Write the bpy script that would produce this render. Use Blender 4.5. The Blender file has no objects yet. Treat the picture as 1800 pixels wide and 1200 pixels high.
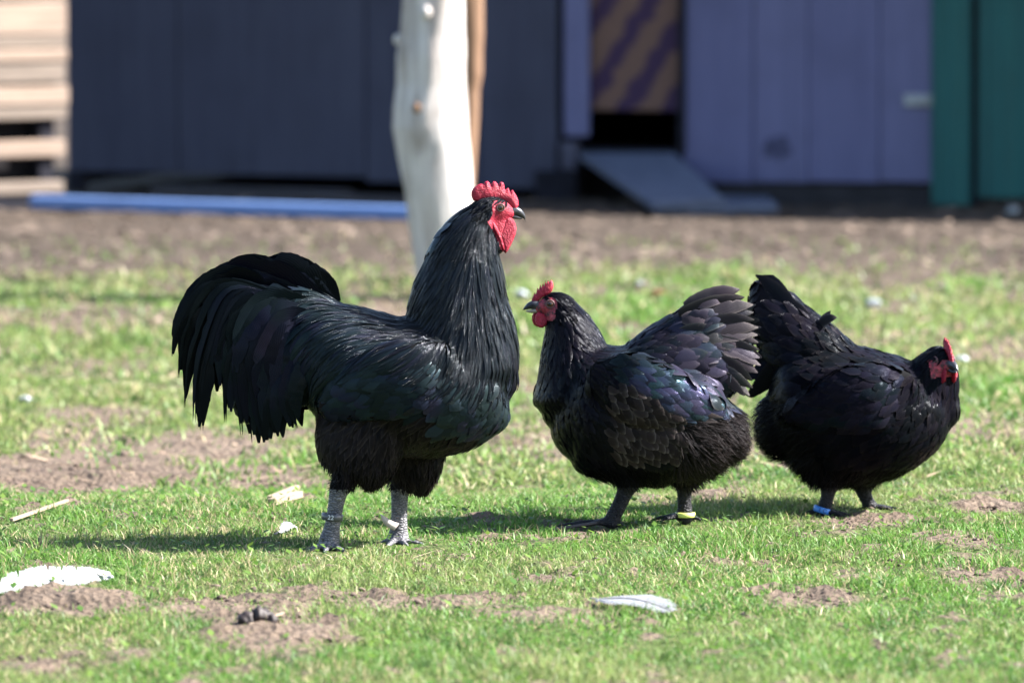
import bpy, bmesh, math, random
import numpy as np
from mathutils import Vector, Matrix, geometry, noise
from mathutils.bvhtree import BVHTree
random.seed(7); RNG = np.random.default_rng(11)
S_ = bpy.context.scene
COL = S_.collection
R = math.radians

# ------------------------------------------------------------------ camera, sky, sun, exposure
FPX, HCAM = 12480.0, 1.18                     # focal length in photo pixels, camera height
PITCH = math.atan(865 / FPX)
cam_d = bpy.data.cameras.new('camera'); cam = bpy.data.objects.new('camera', cam_d); COL.objects.link(cam)
cam.location = (0, 0, HCAM); cam.rotation_euler = (math.pi/2 - PITCH, 0, 0)
cam_d.sensor_width = 36; cam_d.lens = FPX / 1800 * 36
cam_d.clip_start = 0.1; cam_d.clip_end = 800
cam_d.dof.use_dof = True; cam_d.dof.focus_distance = 12.03; cam_d.dof.aperture_fstop = 5.6
S_.camera = cam

AZ, EL = R(0.5), R(40)
SUN = Vector((math.cos(EL)*math.cos(AZ), -math.cos(EL)*math.sin(AZ), math.sin(EL)))
world = bpy.data.worlds.new('World'); S_.world = world; world.use_nodes = True
wn = world.node_tree; bg = wn.nodes['Background']
sky = wn.nodes.new('ShaderNodeTexSky'); sky.sky_type = 'NISHITA'; sky.sun_disc = False
sky.sun_elevation = EL; sky.sun_rotation = math.atan2(SUN.x, SUN.y)
wn.links.new(sky.outputs[0], bg.inputs[0]); bg.inputs[1].default_value = 0.074
sl = bpy.data.lights.new('sun', 'SUN'); sl.energy = 5.0; sl.angle = R(0.53); sl.color = (1, .968, .915)
so = bpy.data.objects.new('sun', sl); COL.objects.link(so); so.location = (8, -2, 12)
so.rotation_euler = SUN.to_track_quat('Z', 'Y').to_euler()
vs = S_.view_settings; vs.view_transform = 'Standard'; vs.look = 'None'; vs.gamma = 1; vs.use_curve_mapping = False
vs.exposure = 2.45

# ------------------------------------------------------------------ picture <-> place
CP, SP = math.cos(PITCH), math.sin(PITCH)
def ray(u, v):
    a, b = (u-900)/FPX, (600-v)/FPX
    return Vector((a, CP + b*SP, b*CP - SP))
def atY(u, v, Y):
    d = ray(u, v); return Vector((0, 0, HCAM)) + d*(Y/d.y)
def proj(p):
    dz = p[2]-HCAM; dep = p[1]*CP - dz*SP; up = p[1]*SP + dz*CP
    return 900 + FPX*p[0]/dep, 600 - FPX*up/dep
def ss(a, b, x):
    t = np.clip((x-a)/(b-a), 0, 1); return t*t*(3-2*t)
_lat = RNG.random((257, 257))
def vnoise(x, y):
    x = np.asarray(x, float); y = np.asarray(y, float)
    xi = np.floor(x).astype(int); yi = np.floor(y).astype(int); fx = x-xi; fy = y-yi
    fx = fx*fx*(3-2*fx); fy = fy*fy*(3-2*fy)
    g = lambda i, j: _lat[(i) % 257, (j) % 257]
    return (g(xi, yi)*(1-fx)+g(xi+1, yi)*fx)*(1-fy) + (g(xi, yi+1)*(1-fx)+g(xi+1, yi+1)*fx)*fy
def fbm(x, y, o=4):
    s = 0; a = .5; t = 0
    for k in range(o):
        s = s + a*vnoise(x*2**k+17.3*k, y*2**k+5.1*k); t += a; a *= .55
    return s/t
def ground_Y(v):                               # distance of flat ground at picture height v
    d = ray(900, v); return -HCAM/d.z*d.y
# bare earth patches: centre u, v, half width, half height in photo pixels -> ground ellipses
PATCH = [(125,1072,170,26,1.3),(720,1058,230,22,.9),(500,1122,130,24,1),(960,1085,150,18,.8),(1425,1052,110,18,1),(1275,868,80,14,1),
         (1730,890,95,16,1),(1525,915,110,16,.95),(1665,952,90,16,.8),(760,995,60,10,.8),(60,1000,90,10,.8),(1150,880,60,10,.7),
         (120,790,260,44,1.25),(350,745,200,30,1),(470,800,140,20,.9),(180,690,170,26,.9),(60,830,120,30,1),(950,650,120,40,.8),(1760,612,90,30,.9),
         (880,600,60,25,.7),(690,545,75,16,1.2),(150,610,220,22,.6),(1350,640,120,20,.6),(930,735,80,14,.6),(330,640,160,18,.6),(850,865,120,14,.6),(1280,990,80,10,.6),(1060,925,90,9,.6)]
PG = []
for u, v, a, b, w in PATCH:
    Y = ground_Y(v); PG.append(((u-900)/FPX*Y, Y, a/FPX*Y, max(.03, (ground_Y(v-b)-ground_Y(v+b))/2), w))
def bare(x, y):                                # 0 grass .. 1 bare earth
    x = np.asarray(x, float); y = np.asarray(y, float)
    wx = x + .10*(fbm(x*6+40, y*4+3)-.5); wy = y + .22*(fbm(x*6+9, y*4+71)-.5)
    m = np.zeros_like(x)
    for cx, cy, a, b, w in PG:
        d = np.sqrt(((wx-cx)/a)**2 + ((wy-cy)/b)**2); m = np.maximum(m, w*(1-ss(.35, 1.4, d)))
    n = fbm(x*3.1+100, y*1.3+50, 5)
    m = np.maximum(m, .85*ss(.62, .76, n)); m = np.maximum(m, .8*ss(12.9, 13.6, y)*ss(.50, .68, fbm(x*3.4+11, y*1.1+33, 5)))
    m = np.maximum(m, .72*ss(.60, .74, fbm(x*24+5, y*15+8, 3)))
    n2 = fbm(x*9+10, y*4+150, 4); m = np.maximum(m, .75*ss(.66, .78, n2))
    far = ss(18.6, 20.3, y + 1.1*(fbm(x*2.2+7, y*.8+19)-.5)*2)
    m = np.maximum(m, far*(.8+.4*fbm(x*3, y*2)))
    return np.clip(m, 0, 1)
MX, MY, MA, MB_, _ = PG[0]
def terrain(x, y):
    x = np.asarray(x, float); y = np.asarray(y, float)
    z = -.05*ss(12.75, 13.5, y)*(1-ss(16.5, 19.5, y))*(1-.75*ss(-.15, .65, x))
    z = z + .022*np.exp(-((x-MX)/(MA*.75))**2-((y-MY)/(MB_*.9))**2)
    near = 1-ss(26, 40, np.abs(y))
    z = z + near*.020*(1-ss(15, 17, y))*(fbm(x*5.5+13, y*3.6+28, 4)-.5)*(1-.6*np.exp(-((y-12.25)/.55)**2))
    z = z + near*.016*(fbm(x*1.7+3, y*1.3+8, 3)-.5)*(1-.8*np.exp(-((y-12.25)/.7)**2))
    return z
def T(x, y): return float(terrain(x, y))
def on_ground(u, v):                           # point of the terrain seen at pixel u, v
    d = ray(u, v); o = Vector((0, 0, HCAM)); t = (-HCAM)/d.z
    for _ in range(8):
        p = o+d*t; t = (T(p.x, p.y)-HCAM)/d.z
    return o+d*t

# ------------------------------------------------------------------ scene helpers
def tag(o, label=None, cat=None, group=None, kind=None):
    if label: o['label'] = label
    if cat: o['category'] = cat
    if group: o['group'] = group
    if kind: o['kind'] = kind
    return o
def empty(name, loc, rz=0):
    o = bpy.data.objects.new(name, None); COL.objects.link(o); o.location = loc; o.rotation_euler = (0, 0, rz); o.empty_display_size = .05
    return o
def link(name, me, mat=None, parent=None, smooth=False):
    o = bpy.data.objects.new(name, me); COL.objects.link(o)
    for m in (mat if isinstance(mat, (list, tuple)) else [mat]):
        if m: me.materials.append(m)
    if smooth: me.shade_smooth()
    if parent: o.parent = parent
    return o
def mesh_from(name, verts, faces, mat=None, parent=None, smooth=False):
    me = bpy.data.meshes.new(name); me.from_pydata([tuple(v) for v in verts], [], faces); me.update()
    return link(name, me, mat, parent, smooth)
def from_bm(name, bm, mat=None, parent=None, smooth=False):
    me = bpy.data.meshes.new(name); bm.normal_update(); bm.to_mesh(me); bm.free()
    return link(name, me, mat, parent, smooth)
def np_mesh(name, V, quads=None, tris=None):
    me = bpy.data.meshes.new(name); V = np.asarray(V, np.float32)
    me.vertices.add(len(V)); me.vertices.foreach_set('co', V.ravel())
    q = np.zeros((0, 4), int) if quads is None else quads; t = np.zeros((0, 3), int) if tris is None else tris
    me.loops.add(len(q)*4+len(t)*3); me.loops.foreach_set('vertex_index', np.concatenate([q.ravel(), t.ravel()]).astype(np.int32))
    me.polygons.add(len(q)+len(t))
    me.polygons.foreach_set('loop_start', np.concatenate([np.arange(len(q))*4, len(q)*4+np.arange(len(t))*3]).astype(np.int32))
    me.update(calc_edges=True); return me
def set_attr(me, name, typ, arr):
    a = me.attributes.new(name, typ, 'POINT')
    a.data.foreach_set('color' if typ == 'FLOAT_COLOR' else 'value', np.asarray(arr, np.float32).ravel())
# ------------------------------------------------------------------ materials
class Mat:
    def __init__(s, name, rough=.7, spec=.4):
        s.m = bpy.data.materials.new(name); s.m.use_nodes = True; s.n = s.m.node_tree.nodes; s.l = s.m.node_tree.links
        s.b = s.n['Principled BSDF']; s.set(Roughness=rough); s.b.inputs['Specular IOR Level'].default_value = spec
        s._tc = None
    def set(s, **k):
        for a, v in k.items(): s.b.inputs[a.replace('_', ' ')].default_value = v
    def put(s, sock, x):
        if isinstance(x, (int, float)): sock.default_value = x
        elif isinstance(x, (tuple, list)): sock.default_value = (*x, 1) if len(x) == 3 and sock.type == 'RGBA' else x
        else: s.l.new(x, sock)
    def coord(s, scale=(1, 1, 1), kind='Object'):
        tc = s.n.new('ShaderNodeTexCoord'); mp = s.n.new('ShaderNodeMapping'); mp.inputs['Scale'].default_value = scale
        s.l.new(tc.outputs[kind], mp.inputs[0]); return mp.outputs[0]
    def noise(s, vec, scale=5, detail=6, rough=.6, out='Fac'):
        t = s.n.new('ShaderNodeTexNoise'); t.inputs['Scale'].default_value = scale; t.inputs['Detail'].default_value = detail; t.inputs['Roughness'].default_value = rough
        s.l.new(vec, t.inputs['Vector']); return t.outputs[out]
    def voro(s, vec, scale=5, feature='F1', out='Distance'):
        t = s.n.new('ShaderNodeTexVoronoi'); t.feature = feature; t.inputs['Scale'].default_value = scale; s.l.new(vec, t.inputs['Vector']); return t.outputs[out]
    def ramp(s, f, stops):
        r = s.n.new('ShaderNodeValToRGB'); e = r.color_ramp.elements
        while len(e) < len(stops): e.new(.5)
        for q, (p, c) in zip(e, stops): q.position = p; q.color = (*c, 1) if len(c) == 3 else c
        s.l.new(f, r.inputs[0]); return r.outputs[0]
    def mix(s, f, a, b, mode='MIX'):
        m = s.n.new('ShaderNodeMix'); m.data_type = 'RGBA'; m.blend_type = mode; s.put(m.inputs[0], f); s.put(m.inputs[6], a); s.put(m.inputs[7], b); return m.outputs[2]
    def math(s, op, a, b=0.0, clamp=False):
        m = s.n.new('ShaderNodeMath'); m.operation = op; m.use_clamp = clamp; s.put(m.inputs[0], a); s.put(m.inputs[1], b); return m.outputs[0]
    def attr(s, name, out='Color'):
        a = s.n.new('ShaderNodeAttribute'); a.attribute_name = name; return a.outputs[out]
    def sep(s, c):
        a = s.n.new('ShaderNodeSeparateColor'); s.l.new(c, a.inputs[0]); return a.outputs
    def color(s, x): s.put(s.b.inputs['Base Color'], x); return s
    def bump(s, h, strength=.3, dist=.01):
        b = s.n.new('ShaderNodeBump'); b.inputs['Strength'].default_value = strength; b.inputs['Distance'].default_value = dist
        s.l.new(h, b.inputs['Height']); s.l.new(b.outputs[0], s.b.inputs['Normal']); return s
def simple(name, col, rough=.6, spec=.4, var=.25, scale=30, bump=.2, bd=.003, stretch=(1, 1, 1)):
    m = Mat(name, rough, spec); v = m.coord(stretch); n = m.noise(v, scale)
    d = tuple(c*(1-var) for c in col); h = tuple(min(1, c*(1+var)) for c in col)
    m.color(m.ramp(n, [(.3, d), (.7, h)])); m.bump(n, bump, bd); return m.m
def wood(name, c0, c1, rough=.8, stretch=(2, 40, 40)):
    m = Mat(name, rough, .25); v = m.coord(stretch); n = m.noise(v, 1.6, 8, .65); n2 = m.noise(m.coord((3, 3, 3)), 2, 4)
    c = m.ramp(n, [(.28, c0), (.62, c1)]); m.color(m.mix(m.math('MULTIPLY', n2, .45), c, c0)); m.bump(n, .5, .004); return m.m

# soil
m = Mat('earth', .95, .15); v = m.coord(); n = m.noise(v, 9, 8, .7); n2 = m.noise(v, 60, 6, .7); n3 = m.noise(v, 1.3, 4)
soil = m.ramp(n, [(.3, (.070, .050, .041)), (.5, (.125, .094, .072)), (.72, (.19, .145, .112))])
soil = m.mix(m.math('MULTIPLY', n2, .5), soil, (.10, .07, .05))
litter = m.ramp(n2, [(.3, (.035, .055, .014)), (.7, (.10, .12, .04))])
nearg = m.attr('bare', 'Fac'); fl = m.math('ADD', nearg, m.math('MULTIPLY', m.math('SUBTRACT', n2, .5), .7))
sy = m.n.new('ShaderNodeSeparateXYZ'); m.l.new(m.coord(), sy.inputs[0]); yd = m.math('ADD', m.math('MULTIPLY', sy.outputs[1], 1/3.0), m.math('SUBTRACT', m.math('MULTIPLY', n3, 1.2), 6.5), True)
soil = m.mix(m.math('MULTIPLY', yd, .78), soil, (.040, .031, .025))  # soil darkened towards the coop: its shade and wet earth put into the colour
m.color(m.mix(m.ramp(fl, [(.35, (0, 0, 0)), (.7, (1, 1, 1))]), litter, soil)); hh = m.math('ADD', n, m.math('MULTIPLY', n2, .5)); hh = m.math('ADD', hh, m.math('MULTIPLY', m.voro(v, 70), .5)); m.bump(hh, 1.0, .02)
M_EARTH = m.m
# grass blades: colour attribute gcol
m = Mat('grass_blade', .5, .35); c = m.attr('gcol'); m.color(c)
tr = m.n.new('ShaderNodeBsdfTranslucent'); m.l.new(c, tr.inputs[0]); mx = m.n.new('ShaderNodeMixShader'); mx.inputs[0].default_value = .45
m.l.new(m.b.outputs[0], mx.inputs[1]); m.l.new(tr.outputs[0], mx.inputs[2]); m.l.new(mx.outputs[0], m.n['Material Output'].inputs[0])
M_GRASS = m.m
m = Mat('dry_litter', .8, .2); m.color(m.attr('gcol')); M_LITTER = m.m
M_CRUMB = simple('soil_crumb', (.105, .078, .064), .95, .1, .55, 25, .8, .004)
# feathers
m = Mat('black_feather', .4, .13)
fc = m.sep(m.attr('fcol')); rnd, iri, bro = fc[0], fc[1], fc[2]; tt = m.attr('ft', 'Fac'); fu = m.attr('fu', 'Fac'); gl = m.attr('gloss', 'Fac')
blk = m.mix(rnd, (.0005, .0005, .0012), (.0014, .0014, .0024))
brn = m.mix(rnd, (.010, .0070, .0068), (.030, .0215, .020))
edge = m.math('MULTIPLY', m.math('POWER', m.math('ABSOLUTE', fu), 5.0), bro)
edge2 = m.math('MULTIPLY', m.math('POWER', tt, 9.0), bro)
base = m.mix(bro, blk, brn); base = m.mix(m.math('MULTIPLY', m.math('MAXIMUM', edge, edge2), .75), base, (.11, .09, .083))
hue = m.math('ADD', m.math('SUBTRACT', m.attr('fcol', 'Alpha'), 1.0), m.math('ADD', m.noise(m.coord(), 9, 2), m.math('MULTIPLY', m.math('SUBTRACT', rnd, .5), .28)))
col = m.ramp(hue, [(.28, (.015, .09, .07)), (.40, (.015, .10, .12)), (.5, (.03, .07, .17)), (.6, (.07, .06, .19)), (.74, (.07, .055, .13))])
col = m.mix(.5, col, (.10, .10, .135)); base = m.mix(m.math('MULTIPLY', iri, .8), base, m.mix(.28, col, (.0, .0, .0), 'MIX')); m.color(base)
m.l.new(m.math('MULTIPLY', iri, .8), m.b.inputs['Metallic'])
m.l.new(m.math('ADD', m.math('SUBTRACT', m.math('ADD', .21, m.math('ADD', m.math('MULTIPLY', bro, .28), m.math('MULTIPLY', gl, -.06))), m.math('MULTIPLY', iri, -.10)), m.math('MULTIPLY', m.math('SUBTRACT', rnd, .5), .14)), m.b.inputs['Roughness'])
m.l.new(m.mix(.55, (1, 1, 1), (.72, .80, 1.0)), m.b.inputs['Specular Tint'])
barb = m.math('SINE', m.math('ADD', m.math('MULTIPLY', tt, 95.0), m.math('MULTIPLY', m.math('ABSOLUTE', fu), -34.0)))
m.l.new(m.math('ADD', .045, m.math('MULTIPLY', gl, .16)), m.b.inputs['Specular IOR Level'])
cv = m.n.new('ShaderNodeCombineXYZ'); m.put(cv.inputs[0], m.math('MULTIPLY', rnd, 90.0)); m.put(cv.inputs[1], m.math('MULTIPLY', tt, 5.0)); m.put(cv.inputs[2], m.math('MULTIPLY', fu, 1.6))
wav = m.noise(cv.outputs[0], 1.0, 3, .6)
m.bump(m.math('ADD', m.math('MULTIPLY', barb, .05), m.math('MULTIPLY', m.math('MULTIPLY', wav, m.math('ADD', .12, gl)), 2.4)), .7, .0018)
M_FEATHER = m.m
M_DOWN = simple('black_underfeather', (.0012, .0012, .0018), .8, .08, .3, 60, .5, .003)
m = Mat('red_comb_skin', .46, .3); v = m.coord(); n = m.math('ADD', m.noise(v, 150, 5, .65), m.math('MULTIPLY', m.voro(v, 520), .9)); n2 = m.noise(v, 45, 5)
m.color(m.ramp(n2, [(.3, (.17, .004, .015)), (.5, (.27, .008, .027)), (.72, (.36, .026, .050))])); m.bump(n, .6, .0022)
m.set(Subsurface_Weight=.25, Subsurface_Scale=.006); m.b.inputs['Subsurface Radius'].default_value = (1, .25, .2); M_RED = m.m
m = Mat('dark_red_skin', .5, .4); v = m.coord(); n = m.voro(v, 380); n2 = m.noise(v, 130, 4)
m.color(m.ramp(n2, [(.38, (.03, .012, .014)), (.55, (.26, .02, .035)), (.75, (.42, .06, .08))])); m.bump(n, .5, .002); M_DRED = m.m
m = Mat('leg_scale', .5, .35); v = m.coord((1, 1, 2.0)); n = m.voro(v, 125, 'DISTANCE_TO_EDGE'); n2 = m.noise(v, 45, 4)
m.color(m.mix(m.ramp(n, [(.02, (0, 0, 0)), (.12, (1, 1, 1))]), (.030, .030, .036), m.ramp(n2, [(.3, (.045, .046, .062)), (.7, (.19, .18, .185))]))); m.bump(n, .9, .004); M_LEG = m.m
m = Mat('dark_leg_scale', .55, .2); v = m.coord((1, 1, 2.0)); n = m.voro(v, 140, 'DISTANCE_TO_EDGE'); n2 = m.noise(v, 45, 4)
m.color(m.mix(m.ramp(n, [(.02, (0, 0, 0)), (.12, (1, 1, 1))]), (.008, .008, .01), m.ramp(n2, [(.3, (.006, .006, .010)), (.75, (.028, .027, .030))]))); m.bump(n, .9, .004); M_LEGD = m.m
m = Mat('beak_horn', .3, .5); v = m.coord((1, 1, 1)); n = m.noise(v, 60, 3)
m.color(m.ramp(n, [(.35, (.010, .010, .014)), (.7, (.05, .048, .052))])); m.bump(n, .1, .001); M_BEAK = m.m
M_BEAKL = simple('pale_beak_horn', (.30, .26, .20), .35, .5, .4, 70, .1, .001)
M_SPUR = simple('spur_horn', (.42, .36, .33), .4, .4, .3, 60, .2, .001)
M_IRIS = simple('iris', (.055, .022, .010), .08, .6, .3, 300, 0); M_PUPIL = simple('pupil', (.003, .003, .003), .04, .7, .1, 30, 0)
M_LID = simple('eyelid', (.09, .04, .04), .5, .4, .3, 200, .3, .001); M_LOBE = simple('dark_ear_lobe', (.012, .011, .013), .6, .3, .4, 120, .3, .002)
# ------------------------------------------------------------------ the ground
def axis(lo, hi, step, far, grow=1.32):
    a = list(np.arange(lo, hi+1e-6, step)); s = step
    while a[-1] < far[1]: s *= grow; a.append(a[-1]+s)
    s = step
    while a[0] > far[0]: s *= grow; a.insert(0, a[0]-s)
    return a
xs = np.array(axis(-1.9, 1.9, .02, (-220, 220)))
ys = np.array(sorted(set(np.round(np.concatenate([axis(9.6, 14.2, .02, (-120, 14.3)), np.arange(14.25, 26, .05), axis(26.05, 26.4, .1, (26, 420))]), 4))))
GX, GY = np.meshgrid(xs, ys); B = bare(GX, GY); Z = terrain(GX, GY)
fine = (np.abs(GX) < 2.2) & (GY > 9.4) & (GY < 26)
rough = (fbm(GX*20, GY*20, 4)-.5)*.042 + np.maximum(0, fbm(GX*45+9, GY*45+4, 2)-.58)*.05
Z = Z + np.where(fine, B*rough*(.45+.55*(GY < 14)), 0)
nx, ny = len(xs), len(ys); idx = np.arange(nx*ny).reshape(ny, nx)
quads = np.stack([idx[:-1, :-1], idx[:-1, 1:], idx[1:, 1:], idx[1:, :-1]], -1).reshape(-1, 4)
me = np_mesh('ground', np.stack([GX, GY, Z], -1).reshape(-1, 3), quads)
set_attr(me, 'bare', 'FLOAT', B)
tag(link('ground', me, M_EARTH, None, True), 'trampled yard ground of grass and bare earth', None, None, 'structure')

def blades(x, y, h, w, lean, colr, name, label, mat, flat=False):
    n = len(x); z = terrain(x, y) - .003; a = RNG.random(n)*2*np.pi; la = RNG.random(n)*2*np.pi
    c, s = np.cos(a), np.sin(a); lx, ly = np.cos(la)*lean*h, np.sin(la)*lean*h
    V = np.zeros((n, 5, 3), np.float32)
    zf, zt = .003+.006*RNG.random(n), .25*RNG.random(n)
    for k, (t, wd) in enumerate([(0, 1), (0, 1), (.55, .85), (.55, .85), (1, 0)]):
        sg = (-1, 1, -1, 1, 0)[k]; b = t*t if not flat else t
        V[:, k, 0] = x + sg*w*wd*.5*c + lx*b; V[:, k, 1] = y + sg*w*wd*.5*s + ly*b
        V[:, k, 2] = z + (h*t*np.sqrt(np.maximum(.05, 1-(lean*.6*t)**2)) if not flat else zf + t*h*zt)
    i0 = np.arange(n)*5
    q = np.stack([i0, i0+1, i0+3, i0+2], -1); t = np.stack([i0+2, i0+3, i0+4], -1)
    me = np_mesh(name, V.reshape(-1, 3), q, t)
    cc = np.ones((n, 5, 4), np.float32); cc[:, :, :3] = colr[:, None, :]
    set_attr(me, 'gcol', 'FLOAT_COLOR', cc)
    return tag(link(name, me, mat, None, True), label, None, None, 'stuff')
def scatter(n, y0, y1, mx=.14, extra=.35):
    # points in the wedge the lens sees plus a margin at each side, even per square metre
    y = np.sqrt(RNG.random(n)*(y1*y1-y0*y0)+y0*y0); hw = y*900/FPX*(1+mx)+extra
    return (RNG.random(n)*2-1)*hw, y
def grass_colour(x, y):
    n = len(x); k = RNG.random(n); p = fbm(x*2.5+31, y*1.4+77, 4); q = fbm(x*14, y*9, 3)
    g = np.array([.097, .206, .034]); yl = np.array([.182, .232, .074]); dk = np.array([.046, .122, .024]); st = np.array([.36, .30, .17])
    f = np.clip((p-.38)*3+(k-.5)*.8+.5*ss(12.7, 14, y), 0, 1)[:, None]; c = g*(1-f)+yl*f
    d = np.clip((q-.52)*3+(RNG.random(n)-.5)*.5, 0, 1)[:, None]; c = c*(1-d)+dk*d
    s = (RNG.random(n) < .12+.18*ss(.5, .65, fbm(x*4+3, y*2+12, 3)))[:, None]; c = np.where(s, st*(.6+.6*RNG.random((n, 1))), c)
    return c*(.75+.5*RNG.random((n, 1)))
FEET = [tuple(atY(u, v, Y))[:2] for u, v, Y in ((577,966,11.94),(697,958,12.06),(1065,926,12.30),(1204,915,12.4),(1444,907,12.57),(1536,900,12.66))]
def lawn(n, y0, y1, h0, h1, w0, w1, name, label, pw=1.0):
    x, y = scatter(n, y0, y1); keep = RNG.random(n) > np.clip(bare(x, y)*1.2-.16, 0, .97)**pw; x, y = x[keep], y[keep]; n = len(x)
    tall = .25 + 1.5*fbm(x*9+60, y*6+20, 3)**1.3*1.2; h = (h0+(h1-h0)*RNG.random(n)**1.6)*tall; w = w0+(w1-w0)*RNG.random(n)
    for fx, fy in FEET: h = h*(1-.5*np.exp(-((x-fx)/.055)**2-((y-fy+.05)/.10)**2))
    blades(x, y, h, w, .25+1.0*RNG.random(n), grass_colour(x, y), name, label, M_GRASS)
lawn(350000, 9.75, 13.6, .006, .023, .0013, .0030, 'near_grass', 'short bright green grass around the hens')
lawn(95000, 13.4, 16.5, .010, .028, .004, .007, 'middle_grass', 'short patchy grass behind the birds')
lawn(80000, 16.3, 21.5, .012, .032, .006, .010, 'far_grass', 'blurred grass between the birds and the earth strip')
# straw, wood chips, crumbs, small broad leaves
def flat_bits(n, y0, y1, l0, l1, w0, w1, c0, c1, name, label, only=None):
    x, y = scatter(n, y0, y1)
    if only is not None: k = RNG.random(n) < only(x, y); x, y = x[k], y[k]; n = len(x)
    f = RNG.random((n, 1)); col = np.array(c0)*(1-f)+np.array(c1)*f
    blades(x, y, l0+(l1-l0)*RNG.random(n)**2, w0+(w1-w0)*RNG.random(n), np.ones(n), col, name, label, M_LITTER, True)
flat_bits(3000, 10.4, 15, .012, .055, .0012, .0024, (.30, .25, .16), (.15, .11, .07), 'dry_straw', 'dry straw stems lying in the grass')
flat_bits(5200, 17.5, 23.8, .02, .10, .008, .03, (.20, .15, .115), (.05, .038, .032), 'wood_chips', 'pale wood chips strewn over the bare earth by the coop', lambda x, y: .15+.85*bare(x, y)*(1-.6*ss(21.8, 22.6, y)))
flat_bits(2500, 13, 18, .02, .07, .004, .012, (.34, .25, .17), (.15, .10, .07), 'leaf_litter', 'brown scraps lying on the patchy grass', lambda x, y: .15+.8*bare(x, y))
def crumbs(n, y0, y1, r0, r1, name, label):
    x, y = scatter(n, y0, y1); k = RNG.random(n) < np.clip(bare(x, y)-.15, .004, 1); x, y = x[k], y[k]; n = len(x)
    ico = np.array([(0, 0, 1), (.9, 0, .3), (.28, .85, .3), (-.72, .53, .3), (-.72, -.53, .3), (.28, -.85, .3), (.72, .53, -.4), (-.28, .85, -.4), (-.9, 0, -.4), (-.28, -.85, -.4), (.72, -.53, -.4), (0, 0, -.8)])
    fc = np.array([(0,1,2),(0,2,3),(0,3,4),(0,4,5),(0,5,1),(1,6,2),(2,7,3),(3,8,4),(4,9,5),(5,10,1),(6,7,2),(7,8,3),(8,9,4),(9,10,5),(10,6,1),(11,7,6),(11,8,7),(11,9,8),(11,10,9),(11,6,10)])
    r = r0+(r1-r0)*RNG.random(n)**3; V = ico[None]*(.45+1.0*RNG.random((n, 12, 1)))*r[:, None, None]*np.array([1.25, 1.1, .6])
    V[:, :, 0] += x[:, None]; V[:, :, 1] += y[:, None]; V[:, :, 2] += (terrain(x, y)+r*.25)[:, None]
    F = (fc[None]+(np.arange(n)*12)[:, None, None]).reshape(-1, 3)
    tag(link(name, np_mesh(name, V.reshape(-1, 3), None, F), M_CRUMB, None, False), label, None, None, 'stuff')
crumbs(26000, 9.8, 14, .0012, .0075, 'soil_crumbs', 'crumbs of loose brown soil on the bare patches')
crumbs(5000, 14, 23.5, .003, .012, 'soil_clods', 'clods of loose soil on the yard behind')
def weeds(n, y0, y1):
    x, y = scatter(n, y0, y1); k = RNG.random(n) > bare(x, y)*1.1; x, y = x[k], y[k]; n = len(x)
    a = RNG.random(n)*6.28; r = .004+.007*RNG.random(n); z = terrain(x, y)+.006+.016*RNG.random(n); tl = (RNG.random(n)-.3)*.9
    V = np.zeros((n, 4, 3)); c, s = np.cos(a), np.sin(a)
    for k_, (p, q, h) in enumerate([(0, 0, 0), (.7, .55, .12), (1.6, 0, .1), (.7, -.55, .12)]):
        V[:, k_, 0] = x+r*(p*c-q*s); V[:, k_, 1] = y+r*(p*s+q*c); V[:, k_, 2] = z+r*(h+p*tl)
    i0 = np.arange(n)*4; me = np_mesh('clover', V.reshape(-1, 3), np.stack([i0, i0+1, i0+2, i0+3], -1))
    cc = np.ones((n, 4, 4)); cc[:, :, :3] = (np.array([.05, .12, .02])+RNG.random((n, 1))*np.array([.09, .10, .02]))[:, None]
    set_attr(me, 'gcol', 'FLOAT_COLOR', cc); tag(link('clover', me, M_GRASS, None, True), 'tiny broad weed leaves between the grass blades', None, None, 'stuff')
weeds(9000, 9.8, 14)

# ------------------------------------------------------------------ coop wall frame
WL = on_ground(115, 338); WR = on_ground(1800, 368); WL.z = WR.z = 0
ES = (WR-WL).normalized(); EN = Vector((ES.y, -ES.x, 0))          # along the wall, out of the wall towards the yard
WROT = math.atan2(ES.y, ES.x)
def wall_sz(u, v, off=0):
    d = ray(u, v); o = Vector((0, 0, HCAM)); p0 = WL+EN*off
    t = (p0-o).dot(EN)/d.dot(EN); p = o+d*t; return (p-WL).dot(ES), p.z
coop = empty('chicken_coop', WL, WROT)        # local x along the wall, local -y out of it
tag(coop, 'low dark chicken coop with lavender boards and green metal sheet behind the birds', 'chicken coop')
def box_bm(x0, x1, y0, y1, z0, z1, bev=.003, bm=None):
    bm = bm or bmesh.new()
    r = bmesh.ops.create_cube(bm, size=1, matrix=Matrix.Translation(((x0+x1)/2, (y0+y1)/2, (z0+z1)/2)) @ Matrix.Diagonal((abs(x1-x0), abs(y1-y0), abs(z1-z0), 1)))
    if bev:
        es = {e for v in r['verts'] for e in v.link_edges}; bmesh.ops.bevel(bm, geom=list(es), offset=bev, segments=1, affect='EDGES')
    return bm
def wb(name, u0, u1, v0, v1, off, th, mat, label=None, top=None, parent=None):
    s0, _ = wall_sz(u0, 200, off+th); s1, _ = wall_sz(u1, 200, off+th); um = (u0+u1)/2
    z1 = wall_sz(um, v0, off+th)[1] if top is None else top; z0 = wall_sz(um, v1, off+th)[1]
    o = from_bm(name, box_bm(s0, s1, -off-th, -off, z0, z1), mat, parent or coop)
    if label: o['label'] = label
    return o
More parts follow.
